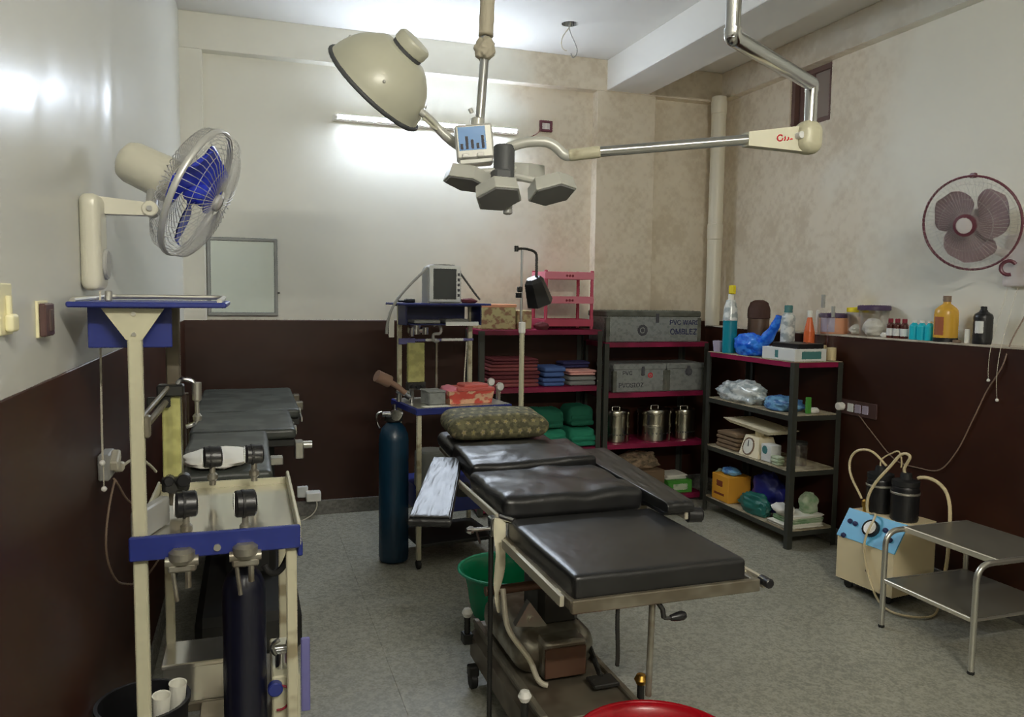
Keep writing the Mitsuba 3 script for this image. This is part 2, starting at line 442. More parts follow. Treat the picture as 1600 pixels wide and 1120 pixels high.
vent = struct('window_1', cat(bx(X_R + 0.012, X_R + 0.06, VY0, VY0 + 0.035, VZ0, VZ1), bx(X_R + 0.012, X_R + 0.06, VY1 - 0.035, VY1, VZ0, VZ1),
              bx(X_R + 0.012, X_R + 0.06, VY0, VY1, VZ0, VZ0 + 0.035), bx(X_R + 0.012, X_R + 0.06, VY0, VY1, VZ1 - 0.035, VZ1)), 'vent_wood', 'small dark wooden ventilator high on the right wall')
part(vent, 'shutter', bx(X_R + 0.03, X_R + 0.05, VY0 + 0.035, VY0 + 0.2, VZ0 + 0.03, VZ1 - 0.03), 'vent_grey', False)
part(vent, 'shutter', bx(X_R + 0.05, X_R + 0.07, VY0 + 0.2, VY1 - 0.035, VZ0 + 0.03, VZ1 - 0.03), 'vent_wood', False)
part(vent, 'mullion', bx(X_R + 0.02, X_R + 0.05, VY0 + 0.19, VY0 + 0.215, VZ0 + 0.03, VZ1 - 0.03), 'vent_wood', False)

struct('wall_rear', bx(X_L - 0.1, X_R + 0.1, Y_F - 0.12, Y_F, 0, Z_C, 0), 'plaster', 'plain plastered wall behind the photographer')
# ceiling with the hole of a missing fitting: built round the hole
HX, HY, HR = 1.976, 4.80, 0.055
ring = np.array([[HX + HR * math.cos(t), HY + HR * math.sin(t)] for t in np.linspace(0, 2 * math.pi, 24, endpoint=False)])
from shapely.geometry import Polygon, box as sbox
slab = trimesh.creation.extrude_polygon(sbox(X_L - 0.1, Y_F - 0.12, X_R + 0.12, Y_P + 0.12).difference(Polygon(ring)), 0.1, engine='earcut')
slab.apply_translation([0, 0, Z_C])
ce = struct('ceiling', slab, 'ceiling_paint', 'white painted ceiling slab with a bare wiring hole')
part(ce, 'beam', bx(2.53, 2.87, Y_F, Y_P, 3.015, Z_C + 0.001, 0.004), 'ceiling_paint', False, 'white beam running towards the camera')
part(ce, 'box', lathe([(0, 0.06), (HR + 0.004, 0.06), (HR + 0.004, 0.0), (HR, 0.0), (HR, 0.055), (0, 0.055)], (HX, HY, Z_C + 0.001)), 'dark_metal', 30, 'dark recessed ceiling box')

# corner drain pipe
p = thing('drain_pipe', 'pale plastic drain pipe standing in the far right corner', 'pipe')
part(p, 'pipe', cy((3.435, 5.33, 1.29), (3.435, 5.33, 3.03), 0.055, n=28), 'pvc_pipe')
part(p, 'coupling', cy((3.435, 5.33, 1.95), (3.435, 5.33, 2.07), 0.06, n=28, b=0.004), 'pvc_pipe')
part(p, 'coupling', cy((3.435, 5.33, 2.9), (3.435, 5.33, 3.0), 0.06, n=28, b=0.004), 'pvc_pipe')

# LED tube on the back wall
def tube_lamp(label, xa, xb, y, z, out, rad, tilt=0.3):
    t = thing('tube_light', label, 'tube light')
    part(t, 'batten', bx(xa - 0.02, xb + 0.02, min(y - out * 0.03, y + out * 0.03), max(y - out * 0.03, y + out * 0.03), z - 0.018, z + 0.018, 0.004), 'white_plastic')
    yc = y + out * 0.046
    part(t, 'cap', cy((xa - 0.012, yc, z), (xa + 0.004, yc, z), 0.0165), 'white_plastic')
    part(t, 'cap', cy((xb - 0.004, yc, z), (xb + 0.012, yc, z), 0.0165), 'white_plastic')
    # the tube's lit half faces into the room and a little down, its back half is the opaque heat sink
    for nm, lo, hi in (('tube', -1.48, 1.48), ('heat_sink', 1.48, 2 * math.pi - 1.48)):
        th = np.linspace(lo, hi, 17) + tilt
        v = np.array([(x, yc + out * 0.014 * math.cos(q), z - 0.014 * math.sin(q)) for x in (xa + 0.004, xb - 0.004) for q in th])
        k = np.arange(16)
        f = np.vstack([np.stack([k, k + 1, k + 18], 1), np.stack([k, k + 18, k + 17], 1)])
        m = trimesh.Trimesh(v, f if out > 0 else f[:, ::-1], process=False)
        c0 = m.triangles_center[0] - np.array([m.triangles_center[0][0], yc, z])
        if m.face_normals[0] @ c0 < 0:
            m.invert()
        more = {'emitter': {'type': 'area', 'radiance': {'type': 'rgb', 'value': list(rad)}}} if nm == 'tube' else {}
        part(t, nm, m, 'white_plastic', True, None, **more)
    return t
tube_lamp('bright white tube light glowing on the back wall behind the dome lamp', 0.576, 1.835, 5.46, 2.668, -1, TUBE_BACK)
tube_lamp('tube light on the wall behind the photographer', 0.2, 1.4, Y_F + 0.032, 2.98, 1, TUBE_REAR, 0.4)

# ---------------------------------------------------------------- operating table
ot = thing('operating_table', 'black padded operating table with steel frame in the middle of the room', 'operating table')
CX = 1.07
part(ot, 'base', cat(bx(0.81, 1.165, 2.10, 2.90, 0.075, 0.20, 0.02), bx(0.825, 1.15, 2.115, 2.885, 0.20, 0.225, 0.012)), 'bed_base', False)
for x in (0.832, 1.143):
    part(ot, 'base_rail', bx(x - 0.012, x + 0.012, 2.12, 2.88, 0.222, 0.24, 0.005), 'bed_frame', False)
for x, y in ((0.795, 2.87), (0.795, 2.2), (1.18, 2.87), (1.19, 2.19)):
    j = part(ot, 'levelling_jack', cat(cy((x, y, 0.15), (x, y, 0.255), 0.012), bx(x - 0.02, x + 0.02, y - 0.025, y + 0.025, 0.15, 0.19, 0.004)), 'dark_metal')
    part(j, 'knob', lathe([(0, 0), (0.014, 0.004), (0.022, 0.02), (0.014, 0.036), (0, 0.041)], (x, y, 0.25)), 'brass' if x > 1.185 else 'white_plastic', label='brass knob' if x > 1.185 else None)
for x, y in ((0.80, 2.80), (0.84, 2.14), (1.13, 2.80), (1.13, 2.14)):
    c = part(ot, 'caster', cat(bx(x - 0.02, x + 0.02, y - 0.02, y + 0.02, 0.05, 0.09, 0.004)), 'dark_metal')
    part(c, 'wheel', cy((x - 0.014, y, 0.032), (x + 0.014, y, 0.032), 0.032, n=24, b=0.005), 'black_rubber')
# column housing and column
part(ot, 'column_housing', cat(cushion(0.83, 1.125, 2.37, 2.82, 0.225, 0.375, 0.07, sub=4), bx(0.905, 1.065, 2.33, 2.5, 0.235, 0.365, 0.012)), 'steel_worn', 40)
part(ot, 'front_plate', bx(0.91, 1.055, 2.322, 2.332, 0.245, 0.345, 0.003), 'column_brown', False, 'brown front plate')
part(ot, 'column', cat(bx(0.935, 1.085, 2.45, 2.63, 0.36, 0.63, 0.02), bx(0.89, 1.13, 2.42, 2.68, 0.62, 0.655, 0.01)), 'dark_metal', False)
part(ot, 'release_bracket', cat(trimesh.convex.convex_hull(np.array([(x, y, z) for y in (2.44, 2.47) for x, z in ((0.845, 0.385), (0.895, 0.465), (0.965, 0.368))])), cy((0.90, 2.442, 0.405), (0.90, 2.425, 0.405), 0.012)), 'steel')
part(ot, 'foot_lever', tube(curve([(0.775, 2.37, 0.55), (0.778, 2.355, 0.48), (0.79, 2.345, 0.42), (0.825, 2.335, 0.365), (0.865, 2.325, 0.30), (0.885, 2.31, 0.25), (0.91, 2.30, 0.238)], 36), 0.0095), 'rail_steel')
part(ot, 'pump_pedal', cat(tube(curve([(1.05, 2.56, 0.40), (1.085, 2.48, 0.36), (1.10, 2.38, 0.29), (1.09, 2.28, 0.25)], 20), 0.009), bx(1.04, 1.13, 2.22, 2.29, 0.24, 0.254, 0.004)), 'dark_metal')
part(ot, 'control_shaft', cat(tube([(0.74, 2.45, 0.515), (0.94, 2.46, 0.515)], 0.016, 14)), 'column_brown', 35, 'dark brown shaft')
# foot section
def side_rail(x, ya, za, yb, zb, out):
    m = trimesh.convex.convex_hull(np.array([(x + s * 0.006, y, z + t * 0.014) for s in (-1, 1) for t in (-1, 1) for y, z in ((ya, za), (yb, zb))]))
    return m
foot = part(ot, 'foot_frame', cat(bx(0.785, 1.36, 1.822, 1.84, 0.678, 0.714, 0.003), bx(0.785, 0.803, 1.84, 2.43, 0.682, 0.712, 0.003), bx(1.342, 1.36, 1.84, 2.43, 0.682, 0.712, 0.003),
            bx(0.80, 1.345, 1.84, 2.43, 0.690, 0.700, 0.002)), 'bed_frame', False)
part(foot, 'rail', cat(side_rail(0.772, 1.86, 0.702, 2.36, 0.704, -1), bx(0.772, 0.79, 1.9, 1.93, 0.690, 0.712), bx(0.772, 0.79, 2.28, 2.31, 0.690, 0.712)), 'rail_steel', False)
part(foot, 'rail', cat(side_rail(1.372, 1.82, 0.702, 2.36, 0.704, 1), bx(1.356, 1.372, 1.9, 1.93, 0.690, 0.712), bx(1.356, 1.372, 2.28, 2.31, 0.690, 0.712)), 'rail_steel', False)
part(foot, 'end_knob', cy((1.376, 1.80, 0.705), (1.376, 1.845, 0.705), 0.014, n=14, b=0.003), 'black_plastic')
part(ot, 'foot_mattress', cushion(0.797, 1.325, 1.838, 2.40, 0.702, 0.773, 0.016, 0.003, 7, 3, 5, 0.003), 'rexine', True)
# seat section
part(ot, 'seat_frame', cat(bx(0.80, 1.35, 2.47, 2.86, 0.735, 0.76, 0.003), bx(0.90, 1.2, 2.3, 2.6, 0.655, 0.735, 0.01)), 'bed_frame', False)
part(ot, 'seat_rail', cat(bx(0.765, 0.779, 2.43, 2.95, 0.755, 0.783, 0.003), bx(0.775, 0.80, 2.5, 2.53, 0.752, 0.77), bx(0.775, 0.80, 2.8, 2.83, 0.752, 0.77)), 'rail_steel', False)
part(ot, 'seat_rail', cat(bx(1.383, 1.397, 2.27, 2.80, 0.757, 0.785, 0.003), bx(1.35, 1.388, 2.5, 2.53, 0.752, 0.77), bx(1.35, 1.388, 2.74, 2.77, 0.752, 0.77)), 'rail_steel', False)
part(ot, 'rail_knob', cy((1.405, 2.30, 0.765), (1.46, 2.29, 0.765), 0.026, n=18, b=0.005), 'black_plastic')
part(ot, 'seat_mattress', cushion(0.785, 1.30, 2.40, 2.835, 0.758, 0.842, 0.028, 0.012, 8, 11, 5, 0.004), 'rexine', True)
# back section rising to the head, and head section
back = cushion(0.80, 1.32, 2.838, 3.15, 0.79, 0.862, 0.02, 0.012, 8, 21, 5, 0.006)
back = rot(back, 5, (CX, 2.84, 0.80), (1, 0, 0))
part(ot, 'back_mattress', back, 'rexine', True)
part(ot, 'back_frame', rot(bx(0.815, 1.335, 2.84, 3.14, 0.768, 0.788, 0.003), 5, (CX, 2.84, 0.80), (1, 0, 0)), 'bed_frame', False)
head = rot(cushion(0.80, 1.28, 3.165, 3.44, 0.80, 0.87, 0.03, 0.006, 8, 31, 5), 4.5, (CX, 3.165, 0.805), (1, 0, 0))
part(ot, 'head_mattress', head, 'rexine', True)
part(ot, 'head_frame', rot(bx(0.815, 1.265, 3.165, 3.44, 0.777, 0.798, 0.003), 4.5, (CX, 3.165, 0.805), (1, 0, 0)), 'bed_frame', False)
part(ot, 'head_bracket', cat(bx(0.95, 1.2, 3.08, 3.25, 0.765, 0.785, 0.005)), 'bed_frame', False)
# arm boards
def pad_board(k, a, b, wa, wb, za, zb, thick, bsdf):
    a, b = np.array(a, float), np.array(b, float)
    L = np.linalg.norm(b - a)
    d = (b - a) / L
    m = cushion(-0.5, 0.5, 0, L, -thick, 0, 0.006, 0.0035, 14, 45, 5)
    p = np.array(m.vertices)
    t = np.clip(p[:, 1] / L, 0, 1)
    p[:, 0] *= wa + (wb - wa) * t
    m.vertices = np.stack([a[0] + p[:, 0] * d[1] + p[:, 1] * d[0], a[1] - p[:, 0] * d[0] + p[:, 1] * d[1], p[:, 2] + za + (zb - za) * t], 1)
    return part(k, 'padding', m, bsdf, True, 'glossy padding')
def arm_board(a, b, wa, wb, za, zb, thick, bsdf, seed, label):
    a, b = np.array(a, float), np.array(b, float)
    d = (b - a) / np.linalg.norm(b - a)
    L = np.linalg.norm(b - a)
    m = cushion(-0.5, 0.5, 0, L, -thick, 0, 0.018, 0.003, 9, seed, 5)
    p = np.array(m.vertices)
    t = np.clip(p[:, 1] / L, 0, 1)
    p[:, 0] *= wa + (wb - wa) * t
    c, s = d[1], d[0]
    out = np.stack([a[0] + p[:, 0] * c + p[:, 1] * s, a[1] - p[:, 0] * s + p[:, 1] * c, p[:, 2] + za + (zb - za) * t], 1)
    m.vertices = out
    k = part(ot, 'arm_board', m, bsdf, True, label)
    base = bx(-0.46, 0.46, 0.03, L - 0.03, -thick - 0.012, -thick, 0.002)
    p = np.array(base.vertices)
    t = np.clip(p[:, 1] / L, 0, 1)
    p[:, 0] *= wa + (wb - wa) * t
    base.vertices = np.stack([a[0] + p[:, 0] * c + p[:, 1] * s, a[1] - p[:, 0] * s + p[:, 1] * c, p[:, 2] + za + (zb - za) * t], 1)
    part(k, 'backing', base, 'black_plastic', False)
    return k
lb = arm_board((0.575, 2.57), (0.770, 3.11), 0.148, 0.123, 0.742, 0.832, 0.03, 'rexine', 41, 'arm board sloping down towards the camera, its top shining grey')
pad_board(lb, (0.577, 2.577), (0.768, 3.103), 0.136, 0.111, 0.751, 0.8395, 0.0085, 'rexine_arm')
arm_board((1.355, 2.25), (1.405, 3.13), 0.10, 0.165, 0.825, 0.84, 0.04, 'rexine', 43, 'black padded arm board')
part(ot, 'arm_bracket', cat(bx(0.76, 0.81, 2.9, 2.94, 0.72, 0.77), bx(0.70, 0.80, 2.92, 2.96, 0.72, 0.75)), 'dark_metal', False)
part(ot, 'arm_bracket', cat(bx(1.36, 1.42, 2.74, 2.80, 0.73, 0.757)), 'dark_metal', False)
# clamps, rods, strap, crank
part(ot, 'clamp', cat(cy((0.69, 2.43, 0.735), (0.765, 2.43, 0.735), 0.007), lathe([(0, 0), (0.012, 0), (0.014, 0.01), (0.008, 0.022), (0, 0.024)], (0.69, 2.43, 0.735), (-1, 0, 0)), bx(0.745, 0.785, 2.41, 2.45, 0.71, 0.775, 0.004),
     tube([(0.70, 2.43, 0.735), (0.712, 2.42, 0.69)], 0.004, 8), cy((0.775, 2.41, 0.778), (0.81, 2.37, 0.772), 0.009)), 'chrome')
part(ot, 'side_rod', tube([(0.752, 2.43, 0.0), (0.752, 2.43, 0.76)], 0.0085, 12), 'dark_metal')
strap = np.array([(0.775, 2.405, 0.775), (0.772, 2.40, 0.72), (0.776, 2.40, 0.65), (0.772, 2.405, 0.58), (0.768, 2.41, 0.53), (0.77, 2.41, 0.49), (0.775, 2.41, 0.455)])
w = np.interp(np.linspace(0, 1, 40), [0, 0.1, 0.5, 0.72, 0.8, 0.86, 1], [0.02, 0.021, 0.018, 0.014, 0.008, 0.010, 0.004])
cs = curve(strap, 40)
sv, g2 = [], np.linspace(0, 2 * np.pi, 16, endpoint=False)
for k in range(40):
    th = 0.3 * math.sin(k * 0.35)
    prof = np.stack([w[k] * np.cos(g2), (0.005 + 0.0022 * np.cos(5 * g2 + k * 0.2)) * np.sin(g2), 0 * g2], 1)
    sv.append(cs[k] + prof @ np.array([[math.cos(th), math.sin(th), 0], [-math.sin(th), math.cos(th), 0], [0, 0, 1]]).T)
sv = np.vstack(sv)
sf = []
for k in range(39):
    i, j = np.arange(16) + 16 * k, (np.arange(16) + 1) % 16 + 16 * k
    sf += [np.stack([i, i + 16, j + 16], 1), np.stack([i, j + 16, j], 1)]
part(ot, 'strap', trimesh.Trimesh(sv, np.vstack(sf), process=False), 'strap_cream', True, 'cream cloth strap knotted at its end')
part(ot, 'support_rod', tube([(1.04, 1.86, 0.69), (1.04, 1.87, 0.40)], 0.009, 12), 'steel_worn')
part(ot, 'hanging_rod', tube(curve([(0.932, 1.85, 0.69), (0.930, 1.85, 0.62), (0.938, 1.86, 0.55), (0.942, 1.87, 0.50)], 20), 0.006), 'dark_metal')
part(ot, 'crank_handle', cat(tube([(1.045, 1.85, 0.68), (1.06, 1.84, 0.655), (1.062, 1.835, 0.632)], 0.007, 10), tube([(1.062, 1.835, 0.632), (1.085, 1.83, 0.632)], 0.005)), 'dark_metal')
part(ot, 'crank_grip', lathe([(0, 0), (0.008, 0), (0.012, 0.02), (0.013, 0.036), (0.009, 0.045), (0, 0.046)], (1.08, 1.83, 0.632), (1, 0, 0.08)), 'black_plastic')

# pillow on the head section
pm = cushion(0.80, 1.25, 3.16, 3.40, 0.878, 0.985, 0.05, 0.012, 7, 51, 5, 0.0)
pv = np.array(pm.vertices)
pe = np.abs(pv[:, 0] - 1.02) / 0.23
pv[:, 2] = 0.93 + (pv[:, 2] - 0.93) * (1.0 - 0.3 * np.clip(pe, 0, 1) ** 6)
pv[:, 2] += (pv[:, 1] - 3.26) * 0.08 + 0.009
pm.vertices = pv
single('pillow', pm, 'pillow_print', 'olive flower-printed pillow at the head of the operating table', 'pillow', True)

# ---------------------------------------------------------------- anaesthesia machine beside the left wall
am = thing('anaesthesia_machine', 'blue and cream anaesthesia trolley with steel tray beside the left wall fan', 'anaesthesia machine')
for x, y, z1, w_, m_ in ((-0.238, 1.925, 1.40, 0.0145, 'cream_paint'), (0.092, 1.925, 0.905, 0.0125, 'cream_worn'), (-0.185, 2.22, 1.462, 0.017, 'bed_frame'), (0.092, 2.46, 0.905, 0.0125, 'cream_worn'), (-0.228, 2.46, 0.905, 0.0125, 'cream_worn')):
    z0_ = 0.04 if z1 < 1.42 else 0.94
    part(am, 'post', bx(x - w_, x + w_, y - w_, y + w_, z0_, z1, 0.003), m_, False)
for x, y in ((-0.238, 1.925), (0.092, 1.925), (0.092, 2.46), (-0.228, 2.46)):
    part(am, 'caster', cy((x - 0.012, y, 0.022), (x + 0.012, y, 0.022), 0.022, n=20, b=0.004), 'black_rubber')
gus = trimesh.creation.extrude_polygon(Polygon([(-0.064, 1.462), (0.062, 1.462), (0.016, 1.392), (-0.016, 1.392)]), 0.012, engine='earcut')
gus.apply_transform(np.array([[1, 0, 0, -0.238], [0, 0, -1, 1.921], [0, 1, 0, 0], [0, 0, 0, 1]]))
part(am, 'gusset', gus, 'cream_paint', False)
for z in (1.45, 1.405):
    part(am, 'bolt', cy((-0.238, 1.912, z), (-0.238, 1.905, z), 0.005, n=10), 'steel')
tp = part(am, 'top_shelf', bx(-0.365, -0.045, 1.88, 2.32, 1.464, 1.476, 0.003), 'blue_paint', False)
part(tp, 'guard_rail', tube(bend([(-0.355, 1.9, 1.479), (-0.355, 2.30, 1.485), (-0.06, 2.30, 1.485), (-0.06, 1.9, 1.479)], 0.03), 0.006, 8), 'steel')
part(tp, 'knob', cy((-0.30, 2.0, 1.476), (-0.30, 2.0, 1.50), 0.008, n=14, b=0.002), 'steel')
part(am, 'side_panel', bx(-0.338, -0.165, 1.96, 1.968, 1.372, 1.464, 0.002), 'blue_paint', False)
tray = part(am, 'tray', cat(bx(-0.245, 0.105, 1.92, 2.47, 0.912, 0.918, 0.001)), 'tray_steel', False, 'polished steel tray')
for a_ in ((-0.25, 0.112, 2.47, 2.478), ):
    part(tray, 'lip', bx(a_[0], a_[1], a_[2], a_[3], 0.90, 0.938, 0.002), 'cream_paint', False)
part(tray, 'lip', bx(0.105, 0.114, 1.90, 2.478, 0.90, 0.956, 0.002), 'cream_paint', False)
part(tray, 'lip', bx(-0.255, -0.249, 1.90, 2.478, 0.90, 0.945, 0.002), 'cream_paint', False)
part(am, 'front_band', bx(-0.258, 0.112, 1.890, 1.905, 0.897, 0.952, 0.003), 'blue_paint', False)
part(am, 'side_band', cat(bx(0.106, 0.118, 1.905, 2.478, 0.872, 0.905, 0.003)), 'blue_paint', False)
part(am, 'emblem', cy((-0.073, 1.889, 0.916), (-0.073, 1.884, 0.916), 0.008, n=18), 'steel')
# flow meter on its bracket
fm = part(am, 'flow_meter', bx(-0.212, -0.168, 2.18, 2.20, 1.02, 1.235, 0.003), 'tube_yellow', False, 'yellowish flow meter tube block')
part(fm, 'glass', tube([(-0.155, 2.175, 1.02), (-0.155, 2.175, 1.24)], 0.008, 14), 'clear_pane')
part(fm, 'glass', tube([(-0.192, 2.172, 1.02), (-0.192, 2.172, 1.235)], 0.007, 12), 'clear_pane')
part(fm, 'head', cat(bx(-0.222, -0.158, 2.165, 2.21, 1.232, 1.262, 0.004), bx(-0.245, -0.19, 2.16, 2.18, 1.205, 1.232, 0.003)), 'dark_metal', False)
part(fm, 'foot', cat(bx(-0.215, -0.15, 2.165, 2.21, 0.985, 1.022, 0.004), cy((-0.19, 2.16, 1.0), (-0.19, 2.145, 1.0), 0.014)), 'dark_metal')
part(fm, 'bracket', cat(tube([(-0.238, 1.93, 1.175), (-0.20, 2.17, 1.22)], 0.008), tube([(-0.238, 1.93, 1.205), (-0.195, 2.17, 1.255)], 0.006), bx(-0.225, -0.212, 1.92, 1.95, 1.17, 1.22)), 'bed_frame', False)
part(fm, 'pipe', tube(bend([(-0.175, 2.19, 1.262), (-0.165, 2.19, 1.275), (-0.135, 2.19, 1.27), (-0.128, 2.19, 1.235), (-0.128, 2.19, 1.16), (-0.155, 2.19, 1.15)], 0.02), 0.006, 10), 'chrome')
part(fm, 'valve', cat(lathe([(0, 0), (0.01, 0), (0.012, 0.012), (0.006, 0.02), (0.006, 0.05), (0.012, 0.055), (0.012, 0.1), (0, 0.1)], (-0.128, 2.19, 1.165))), 'steel')
part(fm, 'control_knob', cat(cy((-0.16, 2.165, 1.02), (-0.16, 2.13, 1.02), 0.017, n=18, b=0.003), cy((-0.195, 2.165, 1.02), (-0.195, 2.135, 1.02), 0.013, n=18, b=0.003)), 'black_plastic')
part(am, 'hinge_plate', rot(bx(-0.24, -0.215, 1.96, 2.12, 0.92, 0.99, 0.004), -18, (-0.23, 2.04, 0.95)), 'grey_plastic', False)
# pressure gauges on their yokes
for i, (gx, gy_, gz_, rr) in enumerate(((-0.148, 2.03, 0.985, 0.032), (-0.012, 2.0, 0.985, 0.033), (-0.10, 2.35, 1.035, 0.030), (0.012, 2.36, 1.035, 0.028))):
    g = part(am, 'pressure_gauge', cy((gx - 0.024, gy_, gz_), (gx + 0.024, gy_ + 0.008, gz_), rr, n=26, b=0.004), 'black_plastic')
    part(g, 'dial', cy((gx - 0.0235, gy_, gz_), (gx - 0.026, gy_, gz_), rr * 0.85, n=24), 'white_plastic')
    part(g, 'bezel', cat(cy((gx - 0.008, gy_, gz_), (gx - 0.002, gy_ + 0.001, gz_), rr + 0.002, n=26)), 'black_rubber')
    part(g, 'stem', lathe([(0, 0), (0.009, 0), (0.009, 0.012), (0.014, 0.018), (0.014, 0.03), (0.008, 0.036), (0.008, 0.06), (0, 0.06)], (gx, gy_, gz_ - rr - 0.05)), 'steel_worn')
for gx, gy_ in ((-0.148, 2.03), (-0.012, 2.0)):
    y = part(am, 'yoke', cat(lathe([(0, 0), (0.02, 0), (0.028, 0.01), (0.028, 0.026), (0.018, 0.034), (0, 0.034)], (gx, 1.885, 0.888)), cy((gx - 0.035, 1.885, 0.892), (gx + 0.035, 1.885, 0.892), 0.012), bx(gx - 0.03, gx + 0.03, 1.875, 1.93, 0.868, 0.886, 0.004)), 'steel_worn')
    part(y, 'key', cat(tube([(gx - 0.02, 1.885, 0.87), (gx - 0.012, 1.885, 0.80)], 0.005), tube([(gx + 0.012, 1.885, 0.87), (gx + 0.012, 1.885, 0.83)], 0.007)), 'steel_worn')
part(am, 'tie_hose', tube(curve([(0.03, 1.96, 0.84), (0.06, 1.97, 0.815), (0.08, 1.99, 0.83), (0.088, 1.96, 0.87)], 20), 0.008), 'black_rubber')
# lower shelf, soda box and side flange
part(am, 'lower_shelf', cat(bx(-0.245, 0.11, 2.225, 2.475, 0.36, 0.385, 0.003), bx(-0.135, 0.11, 1.92, 2.225, 0.36, 0.385, 0.003)), 'bed_frame', False)
sb = part(am, 'absorber_box', bx(0.045, 0.112, 1.95, 2.18, 0.386, 0.56, 0.004), 'cream_paint', False)
part(sb, 'valve', cat(cy((0.07, 2.0, 0.56), (0.07, 2.0, 0.60), 0.016), cy((0.05, 2.02, 0.60), (0.10, 2.02, 0.60), 0.009), cy((0.092, 2.02, 0.56), (0.092, 2.02, 0.62), 0.011), tube(curve([(0.055, 1.99, 0.60), (0.05, 1.98, 0.63), (0.065, 1.98, 0.64)], 12), 0.006)), 'chrome')
part(sb, 'cap', cy((0.052, 1.952, 0.535), (0.052, 1.93, 0.535), 0.018, n=18, b=0.003), 'blue_paint')
part(sb, 'hose', tube(curve([(0.06, 1.94, 0.54), (0.085, 1.935, 0.53), (0.085, 1.935, 0.50), (0.055, 1.94, 0.48)], 20), 0.003, 8), 'maroon_frame')
part(am, 'side_flange', bx(0.114, 0.136, 1.95, 1.962, 0.46, 0.648, 0.003), 'blue_edge', False)

# gas cylinder hanging at the front of the trolley
def gas_cylinder(label, x, y, z0, z1, r, bsdf, group=None):
    c = thing('gas_cylinder', label, 'gas cylinder', group)
    H = z1 - z0
    part(c, 'body', lathe([(0, 0), (r * 0.7, 0), (r * 0.95, 0.01), (r, 0.035), (r, H - 1.35 * r), (r * 0.95, H - 0.95 * r), (r * 0.78, H - 0.5 * r), (r * 0.5, H - 0.18 * r), (r * 0.3, H - 0.05 * r), (0.02, H)], (x, y, z0), n=40), bsdf, 40)
    v_ = part(c, 'valve', cat(cy((x, y, z1 - 0.005), (x, y, z1 + 0.035), 0.016), bx(x - 0.012, x + 0.012, y - 0.02, y + 0.02, z1 + 0.012, z1 + 0.04, 0.003)), 'steel_worn')
    return c
gas_cylinder('dark navy gas cylinder hanging at the front of the left anaesthesia trolley', -0.017, 1.97, 0.386, 0.845, 0.0505, 'navy_cylinder')
gc2 = gas_cylinder('tall teal gas cylinder standing beside the far anaesthesia trolley', 0.765, 4.33, 0.0, 0.80, 0.083, 'teal_cylinder')
part(gc2, 'regulator', cat(cy((0.70, 4.33, 0.835), (0.815, 4.33, 0.835), 0.014), cy((0.77, 4.315, 0.835), (0.77, 4.275, 0.835), 0.03, n=20), cy((0.77, 4.33, 0.82), (0.77, 4.33, 0.89), 0.012), tube(curve([(0.70, 4.33, 0.85), (0.675, 4.33, 0.84), (0.672, 4.33, 0.79), (0.685, 4.32, 0.76)], 16), 0.006)), 'chrome')
part(gc2, 'neck_ring', cy((0.765, 4.33, 0.795), (0.765, 4.33, 0.83), 0.05, n=24, b=0.006), 'dark_metal')

bn = thing('waste_bin', 'round black waste bin standing behind the left post of the near trolley', 'bin')
part(bn, 'body', lathe([(0, 0), (0.08, 0), (0.086, 0.012), (0.106, 0.455), (0.112, 0.46), (0.112, 0.472), (0.103, 0.472), (0.082, 0.03), (0, 0.02)], (-0.263, 2.105, 0), n=36), 'black_plastic', 40)
for dx, dy, w_ in ((0.045, -0.05, 'nearer its rim, left'), (0.078, 0.005, 'right')):
    k = thing('paper_cup', 'white paper cup poking out of the black waste bin, the ' + w_ + ' one', 'cup', 'paper cups in the bin')
    scene[k] = mikit.ply(rot(lathe([(0, 0), (0.018, 0), (0.021, 0.075), (0.022, 0.078), (0.0195, 0.076), (0.017, 0.006), (0, 0.005)], (-0.263 + dx, 2.105 + dy, 0.43)), 8, (-0.263 + dx, 2.105 + dy, 0.43), (1, 0.4, 0)), 'paper_white', 40)
single('steel_box', cat(trimesh.convex.convex_hull(np.array([(x, y, z) for z, e in ((0.386, 0), (0.48, 0.012)) for x in (-0.24 + e, -0.03 - e) for y in (2.235 + e, 2.40 - e)])), bx(-0.235, -0.035, 2.24, 2.395, 0.478, 0.492, 0.003)), 'tray_steel', 'steel instrument box on the lower shelf of the near trolley', 'box')

# ---------------------------------------------------------------- old examination table along the left wall
t2 = thing('examination_table', 'old dark grey padded operating table standing along the left wall', 'operating table')
part(t2, 'back_mattress', cushion(-0.265, 0.255, 4.22, 5.20, 0.845, 0.90, 0.02, 0.004, 6, 61, 5), 'rexine_old', True)
part(t2, 'middle_mattress', cushion(-0.25, 0.20, 3.62, 4.205, 0.845, 0.898, 0.02, 0.005, 6, 63, 5), 'rexine_old', True)
part(t2, 'leg_mattress', cushion(-0.24, 0.075, 2.78, 3.605, 0.845, 0.896, 0.02, 0.004, 6, 65, 5), 'rexine_old', True)
part(t2, 'frame', cat(bx(-0.26, 0.25, 4.22, 5.20, 0.815, 0.845), bx(-0.245, 0.195, 3.62, 4.2, 0.815, 0.845), bx(-0.235, 0.07, 2.8, 3.6, 0.815, 0.845)), 'dark_metal', False)
part(t2, 'side_rail', cat(bx(0.262, 0.272, 4.3, 5.05, 0.815, 0.84), tube([(0.215, 4.18, 0.83), (0.16, 3.66, 0.83)], 0.007), bx(0.255, 0.28, 4.55, 4.62, 0.80, 0.85), bx(0.19, 0.225, 4.0, 4.06, 0.80, 0.84)), 'steel', False)
part(t2, 'clamp', bx(0.262, 0.30, 5.02, 5.10, 0.81, 0.87, 0.005), 'bed_frame', False)
part(t2, 'clamp', bx(0.262, 0.31, 4.84, 4.9, 0.80, 0.85, 0.005), 'bed_frame', False)
